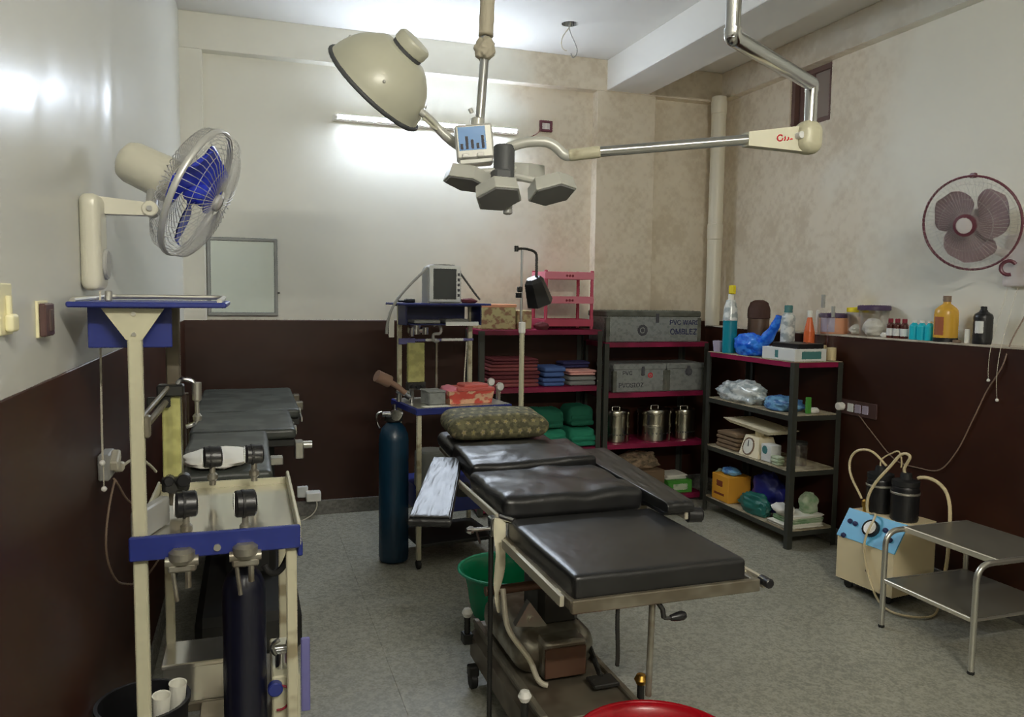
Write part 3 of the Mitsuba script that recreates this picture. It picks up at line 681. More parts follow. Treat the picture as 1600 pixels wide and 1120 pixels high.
part(t2, 'knee_bracket', cat(cy((0.20, 3.78, 0.79), (0.28, 3.78, 0.79), 0.018, n=16), bx(0.20, 0.24, 3.74, 3.82, 0.73, 0.81, 0.005)), 'steel')
part(t2, 'knee_bracket', bx(0.08, 0.13, 3.3, 3.36, 0.80, 0.83), 'steel', False)
part(t2, 'column', cat(bx(-0.11, 0.11, 3.75, 4.15, 0.18, 0.815, 0.03)), 'dark_metal', False)
part(t2, 'base', bx(-0.22, 0.2, 3.3, 4.7, 0.0, 0.18, 0.03), 'dark_metal', False)
cl = lump((-0.105, 2.93, 0.8985), (0.12, 0.14, 0.048), 71, 0.25, 2.0)
single('cloth_bundle', cl, 'cloth_white', 'white cloth left on the old grey operating table', 'cloth', True)
wp = thing('wall_plug', 'white plug block in a socket low on the back wall', 'plug')
part(wp, 'plate', bx(0.30, 0.37, 5.37, 5.402, 0.13, 0.205, 0.004), 'carton_white', False)
part(wp, 'adapter', bx(0.355, 0.45, 5.30, 5.385, 0.115, 0.175, 0.005), 'white_plastic', False)
part(wp, 'cable', tube(curve([(0.42, 5.30, 0.12), (0.41, 5.28, 0.06), (0.36, 5.28, 0.015), (0.2, 5.25, 0.006)], 20), 0.004, 8), 'cord_white')

# ---------------------------------------------------------------- far anaesthesia machine
A0, AY = np.array([0.86, 4.14, 0.0]), 7.0
def far(m):
    m = m.copy()
    m.apply_translation(A0)
    return rot(m, AY, A0)
f2 = thing('anaesthesia_machine', 'blue and cream anaesthesia trolley with a monitor on top, behind the teal gas cylinder', 'anaesthesia machine')
for x, y, z0_, z1 in ((0.012, 0.012, 0.05, 0.85), (0.50, 0.012, 0.05, 0.85), (0.03, 0.42, 0.05, 1.44), (0.475, 0.42, 0.05, 1.44)):
    part(f2, 'post', far(bx(x - 0.0125, x + 0.0125, y - 0.0125, y + 0.0125, z0_, z1, 0.003)), 'cream_worn', False)
    c = part(f2, 'caster', far(cy((x - 0.011, y, 0.026), (x + 0.011, y, 0.026), 0.026, n=18, b=0.004)), 'black_rubber')
tb = part(f2, 'work_top', far(bx(-0.012, 0.56, -0.01, 0.45, 0.852, 0.888, 0.004)), 'blue_paint', False)
part(tb, 'top_sheet', far(bx(0.0, 0.55, 0.0, 0.44, 0.888, 0.891, 0.001)), 'steel', False)
part(tb, 'knob', far(cy((0.42, -0.01, 0.873), (0.42, -0.02, 0.873), 0.008, n=12)), 'white_plastic')
part(tb, 'knob', far(cy((0.45, -0.01, 0.875), (0.45, -0.02, 0.875), 0.008, n=12)), 'white_plastic')
part(f2, 'top_shelf', far(bx(-0.03, 0.535, 0.24, 0.50, 1.44, 1.452, 0.003)), 'blue_paint', False)
hs = part(f2, 'open_box', far(cat(bx(0.02, 0.485, 0.27, 0.48, 1.432, 1.44), bx(0.045, 0.46, 0.27, 0.48, 1.325, 1.333), bx(0.018, 0.028, 0.27, 0.41, 1.325, 1.44), bx(0.477, 0.487, 0.27, 0.41, 1.325, 1.44), bx(0.045, 0.46, 0.47, 0.48, 1.33, 1.44))), 'blue_shaded', False)
part(hs, 'lip', far(bx(0.26, 0.465, 0.262, 0.27, 1.322, 1.345, 0.002)), 'carton_white', False)
part(hs, 'tray', far(bx(0.08, 0.24, 0.30, 0.42, 1.335, 1.355, 0.004)), 'grey_plastic', False)
part(hs, 'tray', far(bx(0.27, 0.42, 0.30, 0.42, 1.335, 1.36, 0.004)), 'grey_plastic', False)
part(f2, 'cross_bar', far(cat(bx(0.02, 0.12, 0.395, 0.408, 1.21, 1.245), bx(0.1, 0.49, 0.40, 0.41, 1.225, 1.24))), 'blue_edge', False)
part(f2, 'cross_bar', far(cat(bx(0.18, 0.25, 0.385, 0.395, 1.226, 1.242), bx(0.28, 0.42, 0.385, 0.395, 1.226, 1.242))), 'carton_white', False)
fb = part(f2, 'flow_meter', far(bx(0.065, 0.165, 0.36, 0.39, 0.99, 1.22, 0.003)), 'tube_yellow', False, 'yellow-green flow meter block')
for i in range(3):
    part(fb, 'glass', far(tube([(0.085 + 0.03 * i, 0.348, 0.995), (0.085 + 0.03 * i, 0.348, 1.215)], 0.009, 12)), 'clear_pane')
    part(fb, 'knob', far(cy((0.085 + 0.03 * i, 0.36, 0.965), (0.085 + 0.03 * i, 0.32, 0.965), 0.012, n=14, b=0.002)), 'black_plastic')
part(fb, 'base', far(bx(0.06, 0.17, 0.35, 0.40, 0.945, 0.99, 0.003)), 'dark_metal', False)
vp_ = part(f2, 'vaporiser', far(cat(cy((0.11, 0.36, 1.27), (0.11, 0.36, 1.325), 0.03), cy((0.06, 0.35, 1.295), (0.17, 0.35, 1.295), 0.018), cy((0.16, 0.34, 1.27), (0.16, 0.34, 1.31), 0.02), cy((0.075, 0.33, 1.26), (0.075, 0.33, 1.31), 0.014))), 'chrome')
part(vp_, 'hose', far(tube(curve([(0.22, 0.36, 1.32), (0.255, 0.34, 1.31), (0.25, 0.34, 1.275), (0.215, 0.34, 1.27), (0.21, 0.34, 1.245), (0.245, 0.34, 1.235)], 30), 0.009, 10)), 'grey_plastic')
part(f2, 'support_tube', far(tube([(0.25, 0.39, 0.89), (0.25, 0.39, 1.23)], 0.008, 10)), 'steel_worn')
part(f2, 'support_tube', far(tube(curve([(0.44, 0.39, 1.22), (0.43, 0.38, 1.1), (0.42, 0.37, 0.98), (0.42, 0.36, 0.90)], 20), 0.004, 8)), 'cord_white')
part(f2, 'oxygen_gauge', far(cat(cy((0.575, 0.2, 0.965), (0.575, 0.185, 0.965), 0.026, n=24, b=0.003), bx(0.565, 0.585, 0.2, 0.23, 0.88, 0.96))), 'steel')
part(f2, 'oxygen_gauge', far(cat(cy((0.535, 0.24, 0.99), (0.535, 0.225, 0.99), 0.024, n=24, b=0.003), bx(0.525, 0.545, 0.24, 0.26, 0.89, 0.98))), 'steel')
part(f2, 'dial', far(cy((0.575, 0.186, 0.965), (0.575, 0.183, 0.965), 0.021, n=24)), 'carton_white')
part(f2, 'dial', far(cy((0.535, 0.226, 0.99), (0.535, 0.223, 0.99), 0.019, n=24)), 'carton_white')
part(f2, 'breathing_hose', cat(tube([(0.665, 4.30, 1.055), (0.74, 4.32, 1.018)], 0.034, 20), tube([(0.74, 4.32, 1.018), (0.79, 4.33, 0.985), (0.83, 4.33, 0.95)], 0.016, 12)), 'rubber_brown', 40, 'brown rubber breathing tube end')
part(f2, 'absorber', far(cat(tube([(-0.01, 0.30, 0.89), (-0.01, 0.30, 0.98)], 0.014), cy((-0.03, 0.28, 0.96), (0.05, 0.26, 0.93), 0.018), cy((0.02, 0.25, 0.93), (0.04, 0.22, 0.915), 0.02), cy((0.04, 0.22, 0.893), (0.04, 0.22, 0.97), 0.012))), 'chrome')
part(f2, 'lower_drawer', far(bx(0.03, 0.49, 0.0, 0.42, 0.30, 0.44, 0.004)), 'blue_paint', False)
part(f2, 'drawer_knob', far(cy((0.30, 0.0, 0.40), (0.30, -0.015, 0.40), 0.008, n=12)), 'white_plastic')
part(f2, 'bottom_shelf', far(bx(0.02, 0.49, 0.02, 0.42, 0.11, 0.13, 0.003)), 'dark_metal', False)
single('lime_canister', far(lathe([(0, 0), (0.085, 0), (0.09, 0.01), (0.088, 0.19), (0.075, 0.20), (0, 0.20)], (0.11, 0.10, 0.441))), 'cloth_grey', 'grey cloth-covered canister on the lower drawer of the far trolley', 'canister')
# things on the far trolley
mo = thing('patient_monitor', 'grey patient monitor with dark screen standing on the far trolley', 'monitor')
hl = trimesh.creation.extrude_polygon(Polygon([(0.155, 0), (0.36, 0), (0.36, 0.185), (0.35, 0.205), (0.315, 0.222), (0.255, 0.226), (0.195, 0.222), (0.165, 0.205), (0.155, 0.185)]), 0.10, engine='earcut')
hl.apply_transform(np.array([[1, 0, 0, 0], [0, 0, -1, 0.385], [0, 1, 0, 1.4525], [0, 0, 0, 1]]))
part(mo, 'housing', far(hl), 'grey_plastic', False)
part(mo, 'bezel', far(bx(0.163, 0.353, 0.272, 0.285, 1.458, 1.668, 0.006)), 'carton_white', False)
part(mo, 'screen', far(bx(0.185, 0.325, 0.268, 0.274, 1.475, 1.65, 0.004)), 'dark_screen', False)
for i in range(5):
    part(mo, 'button', far(bx(0.333, 0.347, 0.268, 0.273, 1.49 + i * 0.03, 1.506 + i * 0.03, 0.002)), 'ink_grey', False)
mk = part(mo, 'cable', tube(curve([(0.98, 4.45, 1.655), (0.90, 4.43, 1.58), (0.82, 4.40, 1.50), (0.765, 4.36, 1.43), (0.74, 4.36, 1.36), (0.73, 4.36, 1.28)], 40), 0.008, 8), 'grey_plastic')
part(mo, 'cable', tube(curve([(1.175, 4.50, 1.64), (1.21, 4.48, 1.59), (1.25, 4.46, 1.53), (1.29, 4.44, 1.475)], 30), 0.006, 8), 'dark_metal')
part(mo, 'strap', cushion(0.745, 0.775, 4.37, 4.38, 1.26, 1.40, 0.004, sub=3), 'cloth_white', True)
single('stethoscope_head', far(cat(cy((0.055, 0.31, 1.453), (0.055, 0.31, 1.475), 0.032, n=24, b=0.006), tube(curve([(0.0, 0.3, 1.46), (-0.02, 0.31, 1.465), (0.03, 0.35, 1.46), (0.10, 0.36, 1.458)], 24), 0.006, 8))), 'black_rubber', 'black rubber bulb and tube on the left end of the monitor shelf', 'rubber bulb')
single('mask_pouch', far(lump((0.43, 0.33, 1.4525), (0.05, 0.045, 0.03), 77)), 'cloth_maroon', 'small reddish pouch right of the patient monitor', 'pouch')
single('tape_bottle', far(lathe([(0, 0), (0.02, 0), (0.024, 0.008), (0.024, 0.07), (0.014, 0.09), (0.014, 0.11), (0, 0.11)], (0.5125, 0.40, 1.325))), 'white_plastic', 'small white bottle clipped on the right post of the far trolley', 'bottle')
tb2 = thing('medicine_tub', 'red-lidded pale plastic tub of supplies on the far trolley', 'tub')
part(tb2, 'body', far(trimesh.convex.convex_hull(np.array([(x, y, z) for z, e in ((0.892, 0.012), (0.965, 0)) for x in (0.20 + e, 0.475 - e) for y in (0.05 + e, 0.22 - e)]))), 'tub_mixed', False)
part(tb2, 'lid', far(cat(bx(0.25, 0.478, 0.047, 0.223, 0.962, 0.982, 0.004), cushion(0.30, 0.45, 0.07, 0.2, 0.975, 1.0, 0.012, 0.004, 14, 5, 3))), 'lid_red', False)
part(tb2, 'contents', far(lump((0.23, 0.13, 0.945), (0.045, 0.07, 0.05), 78)), 'pink_pale', True)
tb3 = thing('dressing_tin', 'pale grey-green box left of the red-lidded tub', 'box')
part(tb3, 'body', far(bx(0.085, 0.185, 0.06, 0.20, 0.892, 0.965, 0.006)), 'trunk_tin', False)
part(tb3, 'lid', far(bx(0.08, 0.184, 0.057, 0.203, 0.963, 0.972, 0.003)), 'trunk_tin', False)
single('paper_sheet', far(bx(0.04, 0.19, 0.005, 0.055, 0.8915, 0.894, 0.0005)), 'paper_white', 'white paper sheet on the front edge of the far trolley', 'paper', False)

# ---------------------------------------------------------------- spot lamp on a stand behind the pillow
ls = thing('stand_lamp', 'black gooseneck lamp on a cream pole behind the pillow', 'lamp')
part(ls, 'base', cat(bx(1.25, 1.55, 3.985, 4.015, 0.03, 0.055, 0.005), bx(1.385, 1.415, 3.82, 4.18, 0.03, 0.055, 0.005), *[cy((x, y, 0), (x, y, 0.032), 0.02, n=14) for x, y in ((1.26, 4.0), (1.54, 4.0), (1.4, 3.83), (1.4, 4.17))]), 'dark_metal')
part(ls, 'pole', cy((1.40, 4.0, 0.05), (1.40, 4.0, 1.32), 0.014, n=18), 'cream_paint')
part(ls, 'collar', cy((1.40, 4.0, 1.30), (1.40, 4.0, 1.36), 0.019, n=18, b=0.003), 'white_plastic')
part(ls, 'upper_tube', cy((1.394, 4.0, 1.36), (1.394, 4.0, 1.745), 0.0065, n=12), 'chrome')
part(ls, 'gooseneck', tube(bend([(1.365, 4.0, 1.75), (1.42, 4.0, 1.752), (1.478, 4.0, 1.735), (1.478, 4.0, 1.60), (1.47, 4.0, 1.55)], 0.03), 0.007, 10), 'dark_metal')
part(ls, 'clip', cy((1.362, 4.0, 1.735), (1.362, 4.0, 1.765), 0.011, n=12), 'dark_metal')
sh = part(ls, 'shade', lathe([(0.0, -0.02), (0.04, -0.02), (0.056, 0.0), (0.075, 0.13), (0.072, 0.13), (0.053, 0.003), (0, 0)], (1.465, 4.0, 1.578), (0.22, 0.12, -0.55), n=6), 'black_plastic', False)
part(sh, 'bulb', trimesh.creation.icosphere(subdivisions=2, radius=0.03).apply_translation((1.49, 4.012, 1.52)), 'carton_white')
part(ls, 'clamp', cat(bx(1.372, 1.395, 3.985, 4.015, 1.52, 1.55, 0.004), cy((1.378, 4.0, 1.49), (1.378, 4.0, 1.515), 0.016)), 'black_plastic')

# ---------------------------------------------------------------- ceiling lamps
dl = thing('dome_lamp', 'large cream dome operating lamp tilted on its ceiling pole', 'operating lamp')
part(dl, 'pole', tube([(0.84, 2.78, 3.24), (0.815, 2.77, 2.36), (0.79, 2.76, 2.05)], 0.016, 16), 'chrome')
slv = tube(curve([(0.842, 2.78, 3.20), (0.834, 2.775, 2.9), (0.826, 2.775, 2.6), (0.818, 2.77, 2.42)], 60), 0.026 + 0.0016 * np.sin(np.arange(60) * 1.3) * rng.random(60), 16)
part(dl, 'wrapping', slv, 'tape_cream', True, 'cream tape wrapping')
part(dl, 'wrapping', lump((0.812, 2.765, 2.335), (0.037, 0.037, 0.085), 81, 0.3, 3.0, -0.9), 'tape_cream', True, 'bunched tape')
part(dl, 'joint', cat(cy((0.787, 2.76, 2.07), (0.787, 2.76, 2.13), 0.024, n=18, b=0.004), tube([(0.765, 2.755, 2.145), (0.757, 2.755, 2.16)], 0.008), cy((0.785, 2.76, 2.0), (0.785, 2.76, 2.05), 0.03, n=18, b=0.006)), 'lamp_grey')
ap = np.array([0.585, 2.745, 2.395])          # crown
rm = np.array([0.437, 2.868, 2.225])       # middle of the rim
ax = ap - rm
AH = float(np.linalg.norm(ax))
R_ = 0.192
outer = [(R_ + 0.004, 0.0), (R_, 0.010), (0.187, 0.034), (0.173, 0.073), (0.149, 0.112), (0.115, 0.146), (0.082, 0.168), (0.0, 0.174)]
inner = [(0.0, 0.170), (0.082, 0.164), (0.113, 0.142), (0.146, 0.109), (0.170, 0.071), (0.184, 0.034), (R_ - 0.004, 0.002), (R_ + 0.004, 0.0)]
from scipy.interpolate import PchipInterpolator
def smooth_prof(p, n=24):
    p = np.array(p)
    s = np.r_[0, np.cumsum(np.linalg.norm(np.diff(p, axis=0), axis=1))]
    return [tuple(q) for q in PchipInterpolator(s, p)(np.linspace(0, s[-1], n))]
dome = part(dl, 'reflector', cat(lathe(smooth_prof(outer), rm, ax, 56), lathe(smooth_prof(inner), rm, ax, 56)), 'lamp_shell', 50)
tor = [(R_ + 0.002 + 0.008 * math.cos(t), 0.002 + 0.008 * math.sin(t)) for t in np.linspace(0, 2 * math.pi, 12)]
part(dome, 'rim', lathe(tor, rm, ax, 56), 'lamp_rubber', 50)
axn = ax / AH
part(dome, 'cap_gap', lathe([(0, 0.166), (0.060, 0.166), (0.060, 0.188), (0, 0.188)], rm, ax, 36), 'lamp_rubber', 30)
part(dome, 'cap', lathe([(0, 0.184), (0.061, 0.184), (0.064, 0.189), (0.064, 0.213), (0.056, 0.224), (0, 0.228)], rm, ax, 36), 'lamp_shell', 40)
ta, tb_, _ = frame_of(ax)
for t in (0.6, 2.2, 3.9, 5.4):
    q = rm + axn * 0.078 + 0.171 * (math.cos(t) * ta + math.sin(t) * tb_)
    part(dome, 'vent_screw', trimesh.creation.icosphere(subdivisions=1, radius=0.006).apply_translation(q), 'lamp_grey')
part(dl, 'yoke', tube(bend([(0.597, 2.76, 2.125), (0.63, 2.752, 2.095), (0.64, 2.75, 2.075), (0.622, 2.755, 2.085), (0.592, 2.77, 2.115)], 0.01), 0.005, 8), 'lamp_shell')
part(dl, 'arm', tube(curve([(0.585, 2.78, 2.14), (0.63, 2.77, 2.10), (0.69, 2.76, 2.045), (0.785, 2.76, 2.02)], 30), np.linspace(0.013, 0.021, 30), 14), 'lamp_grey')

xl = thing('cluster_lamp', 'operating lamp of four hexagonal grey heads on a long jointed arm', 'operating lamp')
P0, P1, P2 = (1.165, 1.757, 2.155), (1.74, 2.168, 2.195), (1.73, 2.155, 2.05)
part(xl, 'drop_tube', cy((1.165, 1.757, 3.24), (1.165, 1.757, 2.15), 0.019, n=20), 'chrome')
part(xl, 'flange', cy((1.165, 1.757, 3.2), (1.165, 1.757, 3.234), 0.07, n=28, b=0.004), 'lamp_grey')
part(xl, 'upper_arm', tube(bend([(1.165, 1.757, 2.175), (1.165, 1.757, 2.155), P1, (1.742, 2.17, 2.17)], 0.012), 0.022, 16), 'chrome')
part(xl, 'swivel_tube', cy((1.738, 2.166, 2.20), (1.734, 2.16, 2.06), 0.02, n=20), 'chrome')
spj = part(xl, 'spring_arm', trimesh.convex.convex_hull(np.vstack([np.array([c + np.array([s * 0.0, t * 0.019, u]) for s in (0,) for t in (-1, 1) for u in (-hh, hh)]) for c, hh in ((np.array([1.537, 2.226, 2.014]), 0.022), (np.array([1.71, 2.165, 2.016]), 0.042))])), 'cream_paint', False, 'cream enamelled spring joint')
part(spj, 'elbow', cat(cushion(1.685, 1.77, 2.12, 2.20, 1.968, 2.075, 0.036, sub=4)), 'cream_paint', True)
part(spj, 'pivot', cy((1.685, 2.135, 2.024), (1.685, 2.16, 2.024), 0.011, n=18), 'carton_white')
side = np.array([0.173, -0.061, 0]) / np.linalg.norm([0.173, 0.061, 0])
mo_ = np.array([1.622, 2.1755, 2.006])     # hand-painted red mark: a hooked stroke and three short ones
scr = lambda pts: tube(curve([mo_ + side * a + np.array([0, 0, b]) for a, b in pts], 12), 0.0022, 6)
part(spj, 'painted_mark', cat(scr([(0.016, 0.016), (0.008, 0.02), (0.0, 0.011), (0.004, 0.002), (0.014, 0.003), (0.017, 0.01)]), scr([(0.022, 0.002), (0.025, 0.008), (0.024, 0.015)]), scr([(0.03, 0.003), (0.036, 0.009), (0.034, 0.013)]), scr([(0.042, 0.005), (0.045, 0.008), (0.048, 0.006)])), 'ink_red', 35, 'small red painted mark')
part(xl, 'boom', cy((1.08, 2.365, 1.966), (1.545, 2.222, 2.014), 0.0165, n=20), 'chrome')
part(xl, 'sleeve', cy((0.995, 2.405, 1.956), (1.085, 2.358, 1.966), 0.0195, n=20, b=0.003), 'cream_worn')
part(xl, 'curved_arm', tube(bend([(0.80, 2.47, 1.975), (0.86, 2.445, 1.997), (0.935, 2.42, 1.998), (0.985, 2.41, 1.953), (1.01, 2.395, 1.957)], 0.035, 9), 0.0165, 14), 'lamp_grey')
part(xl, 'hub', cat(cy((0.795, 2.47, 1.865), (0.795, 2.47, 1.985), 0.034, n=24, b=0.005), cy((0.775, 2.465, 1.86), (0.76, 2.42, 1.845), 0.022), bx(0.745, 0.80, 2.40, 2.46, 1.865, 1.90, 0.006)), 'lamp_rubber')
part(xl, 'handle', cy((0.80, 2.44, 1.762), (0.80, 2.45, 1.87), 0.015, n=18, b=0.003), 'grey_plastic')
hexes = [((0.748, 2.37, 1.80), (0.05, -0.42, -0.9), 0.078, 0.040, (0.785, 2.44, 1.88)), ((0.95, 2.43, 1.83), (0.10, -0.34, -0.93), 0.082, 0.044, (0.82, 2.47, 1.89)),
         ((0.672, 2.48, 1.855), (-0.22, -0.10, -0.96), 0.080, 0.042, (0.77, 2.47, 1.90)), ((0.895, 2.60, 1.90), (-0.02, 0.10, -1.0), 0.088, 0.050, (0.82, 2.50, 1.91))]
for c, d, r, h, link in hexes:
    c, d = np.array(c), np.array(d) / np.linalg.norm(d)
    hd = part(xl, 'lamp_head', lathe([(0, 0.0), (r * 0.985, 0.0), (r, -0.004), (r * 0.93, -h), (0, -h)], c, d, 6), 'lamp_grey', False)
    part(hd, 'lens', lathe([(0, 0.0), (r * 0.93, 0.0), (r * 0.9, 0.004), (0, 0.005)], c, d, 6), 'hex_dark', False)
    part(hd, 'bracket', tube([c - d * h * 0.9, np.array(link)], 0.012, 10), 'lamp_grey')
# control box on the dome lamp's pole
bxm = thing('lamp_control_box', 'small grey box with a panel painted in its blue reflection at the foot of the dome lamp pole', 'control box')
def tilt(m):
    m = m.copy()
    m.apply_translation([0, -0.025, 0])
    return rot(rot(m, -14, (0.74, 2.64, 2.02)), -6, (0.74, 2.64, 2.02), (0, 1, 0))
part(bxm, 'housing', tilt(cat(bx(0.678, 0.805, 2.63, 2.73, 1.962, 2.075, 0.006), bx(0.685, 0.80, 2.64, 2.72, 1.945, 1.965, 0.004))), 'lamp_grey', False)
part(bxm, 'panel', tilt(bx(0.688, 0.78, 2.6285, 2.632, 1.99, 2.067, 0.001)), 'panel_blue_reflection', False)
for i in range(5):
    part(bxm, 'slot', tilt(bx(0.693 + i * 0.018, 0.702 + i * 0.018, 2.6268, 2.63, 1.994, 2.0 + 0.012 * ((i * 2) % 3 + 1), 0.0005)), 'ink_grey', False)
part(bxm, 'switch', tilt(cushion(0.695, 0.72, 2.62, 2.634, 1.965, 1.98, 0.006, sub=3)), 'white_plastic', True)
part(bxm, 'switch', tilt(cushion(0.745, 0.77, 2.62, 2.634, 1.965, 1.98, 0.006, sub=3)), 'white_plastic', True)
part(bxm, 'bracket', cat(bx(0.77, 0.795, 2.67, 2.727, 2.015, 2.045, 0.004)), 'lamp_grey', False)

lw = thing('loose_wire', 'loose wires hanging out of the bare hole in the ceiling', 'wire')
part(lw, 'wire', tube(curve([(HX - 0.005, HY, Z_C + 0.05), (HX - 0.01, HY, Z_C - 0.03), (HX - 0.05, HY, Z_C - 0.09), (HX - 0.045, HY + 0.01, Z_C - 0.15), (HX - 0.015, HY + 0.01, Z_C - 0.165)], 40), 0.0035, 7), 'cord_white')
part(lw, 'wire', tube(curve([(HX + 0.005, HY, Z_C + 0.05), (HX + 0.0, HY, Z_C - 0.04), (HX + 0.035, HY, Z_C - 0.11), (HX + 0.05, HY, Z_C - 0.18), (HX + 0.03, HY, Z_C - 0.205), (HX + 0.01, HY, Z_C - 0.18)], 40), 0.0035, 7), 'grey_plastic')

# ---------------------------------------------------------------- wall fans
def wall_fan(label, c, axis, R, ring_mat, blade_mat, hub_mat, body_mat, blades, spin, wire_r=0.0008, hub=1.0):
    k = thing('wall_fan', label, 'fan')
    c, d = np.array(c, float), np.array(axis, float)
    a, b, d = frame_of(d)
    at = lambda r, t, h: c + d * h + r * (math.cos(t) * a + math.sin(t) * b)
    tor = [(R + 0.0055 * math.cos(t), 0.009 * math.sin(t)) for t in np.linspace(0, 2 * math.pi, 11)]
    part(k, 'ring', lathe(tor, c, d, 64), ring_mat, 60)
    for nm, s in (('front_guard', 1), ('rear_guard', -1)):
        ws = []
        for i in range(60):
            t = i * 2 * math.pi / 60
            ws.append(tube([at(r, t + (0.10 * (r / R)), s * h) for r, h in ((R * 0.2, 0.062), (R * 0.5, 0.06), (R * 0.8, 0.052), (R * 0.96, 0.036), (R, 0.006))], wire_r, 4))
        for r, h in ((R * 0.55, 0.056), (R * 0.85, 0.042)):
            ws.append(tube([at(r, t, s * h) for t in np.linspace(0, 2 * math.pi, 49)], 0.0009, 4))
        part(k, nm, cat(ws), 'wire_grey', True)
    part(k, 'hub_cover', lathe([(0, 0.071), (R * 0.15 * hub, 0.069), (R * 0.20 * hub, 0.064), (R * 0.21 * hub, 0.056), (0, 0.056)], c, d, 32), 'fan_pale', 40)
    part(k, 'hub_ring', lathe([(R * 0.17 * hub, 0.070), (R * 0.235 * hub, 0.066), (R * 0.24 * hub, 0.054), (R * 0.17 * hub, 0.054)], c, d, 36), hub_mat, 40)
    for i in range(blades):
        t0 = spin + i * 2 * math.pi / blades
        gr, gt = np.linspace(0.14, 0.84, 14), np.linspace(-1, 1, 12)
        P = []
        for r in gr:
            u = (r - 0.14) / 0.70
            half = 0.62 + 0.44 * math.sin(math.pi * min(1, u * 1.05) ** 0.8)
            half *= 1.0 if u < 0.86 else math.sqrt(max(0.02, 1 - ((u - 0.86) / 0.145) ** 2))
            for g in gt:
                P.append(at(R * r, t0 + half * g + 0.45 * u, -0.004 - 0.020 * g))
        P = np.array(P)
        nr, nt = len(gr), len(gt)
        i2, j2 = np.meshgrid(np.arange(nr - 1), np.arange(nt - 1), indexing='ij')
        q = (i2 * nt + j2).ravel()
        F = np.vstack([np.stack([q, q + 1, q + nt + 1], 1), np.stack([q, q + nt + 1, q + nt], 1)])
        off = d * 0.0018
        part(k, 'blade', trimesh.Trimesh(np.vstack([P + off, P - off]), np.vstack([F, F[:, ::-1] + len(P)]), process=False), blade_mat, True)
    part(k, 'blade_hub', cy(c - d * 0.03, c + d * 0.03, R * 0.16, n=28, b=0.006), blade_mat)
    part(k, 'motor', lathe([(0, -0.225), (0.03, -0.222), (0.05, -0.21), (0.058, -0.19), (0.062, -0.09), (0.06, -0.058), (0, -0.058)], c, d, 36), body_mat, 45)
    return k, a, b, d
k, a, b, d = wall_fan('white wall fan with blue blades tilted out from the left wall', (-0.129, 2.395, 1.774), (0.881, -0.208, -0.421), 0.186, 'wire_grey', 'fan_blue', 'wire_grey', 'ivory_plastic', 3, 1.35, 0.0011, 0.55)
mt = np.array([-0.129, 2.395, 1.774]) - d * 0.12
part(k, 'wall_plate', cushion(-0.383, -0.335, 2.14, 2.25, 1.50, 1.735, 0.02, sub=4), 'ivory_plastic', True)
part(k, 'dial', cy((-0.338, 2.195, 1.565), (-0.326, 2.195, 1.565), 0.038, n=28, b=0.004), 'grey_plastic')
part(k, 'arm', cat(trimesh.convex.convex_hull(np.array([(x, 2.215 + s * 0.02 + sh_, z) for x, sh_, z0_, z1_ in ((-0.37, 0, 1.69, 1.735), (-0.24, 0.05, 1.695, 1.728)) for s in (-1, 1) for z in (z0_, z1_)])), cy((-0.235, 2.235, 1.712), (-0.235, 2.30, 1.712), 0.02, n=20, b=0.003)), 'ivory_plastic', 40)
part(k, 'pivot', cat(cy((-0.235, 2.27, 1.712), mt - d * 0.01 - np.array([0, 0, 0.045]), 0.016, n=16), cy((-0.235, 2.228, 1.712), (-0.235, 2.236, 1.712), 0.007, n=12)), 'grey_plastic')
for yy_, zb in ((2.17, 1.07), (2.185, 1.0)):
    part(k, 'pull_cord', tube(curve([(-0.345, yy_, 1.50), (-0.348, yy_ - 0.004, 1.3), (-0.35, yy_ - 0.002, zb)], 12), 0.0013, 5), 'cord_white')
    part(k, 'pull_bead', trimesh.creation.icosphere(subdivisions=2, radius=0.007).apply_translation((-0.35, yy_ - 0.002, zb)), 'white_plastic')
k, a, b, d = wall_fan('pale wall fan with mauve blades and maroon ring on the right wall', (3.33, 2.952, 1.877), (-0.94, -0.30, -0.22), 0.226, 'fan_maroon', 'fan_mauve', 'fan_maroon', 'fan_pale', 3, 0.5 + 0.62)
part(k, 'wall_plate', cushion(3.535, 3.579, 2.80, 2.94, 1.575, 1.83, 0.015, sub=4), 'fan_pale', True)
part(k, 'arm', tube(curve([(3.55, 2.90, 1.73), (3.50, 2.96, 1.76), (3.45, 3.0, 1.83), (3.43, 3.0, 1.88)], 20), 0.022, 14), 'fan_pale')
part(k, 'tilt_hook', tube([np.array([3.50, 2.875, 1.665]) + 0.033 * np.array([-0.55 * math.cos(t), 0.83 * math.cos(t), math.sin(t)]) for t in np.linspace(-1.9, 2.6, 30)], 0.009, 10), 'fan_maroon')
part(k, 'top_clip', bx(3.322, 3.345, 2.94, 2.97, 2.095, 2.118, 0.004), 'fan_maroon', False)
for yy_, zb in ((2.868, 1.12), (2.815, 1.03)):
    part(k, 'pull_cord', tube(curve([(3.52, yy_ + 0.02, 1.58), (3.46, yy_ + 0.015, 1.40), (3.408, yy_, 1.275), (3.406, yy_, zb)], 20), 0.0013, 5), 'cord_white')
    part(k, 'pull_bead', trimesh.creation.icosphere(subdivisions=2, radius=0.008).apply_translation((3.405, yy_, zb)), 'white_plastic')
part(k, 'power_cord', tube(curve([(3.53, 2.80, 1.58), (3.49, 2.76, 1.45), (3.44, 2.79, 1.31), (3.41, 2.80, 1.20), (3.41, 2.87, 1.08), (3.41, 2.92, 0.97), (3.41, 2.96, 0.88), (3.41, 3.0, 0.79), (3.41, 3.06, 0.69), (3.41, 3.13, 0.62), (3.41, 3.25, 0.605), (3.41, 3.40, 0.61), (3.41, 3.55, 0.70), (3.41, 3.68, 0.80), (3.413, 3.74, 0.85)], 90), 0.0035, 7), 'cord_brown')

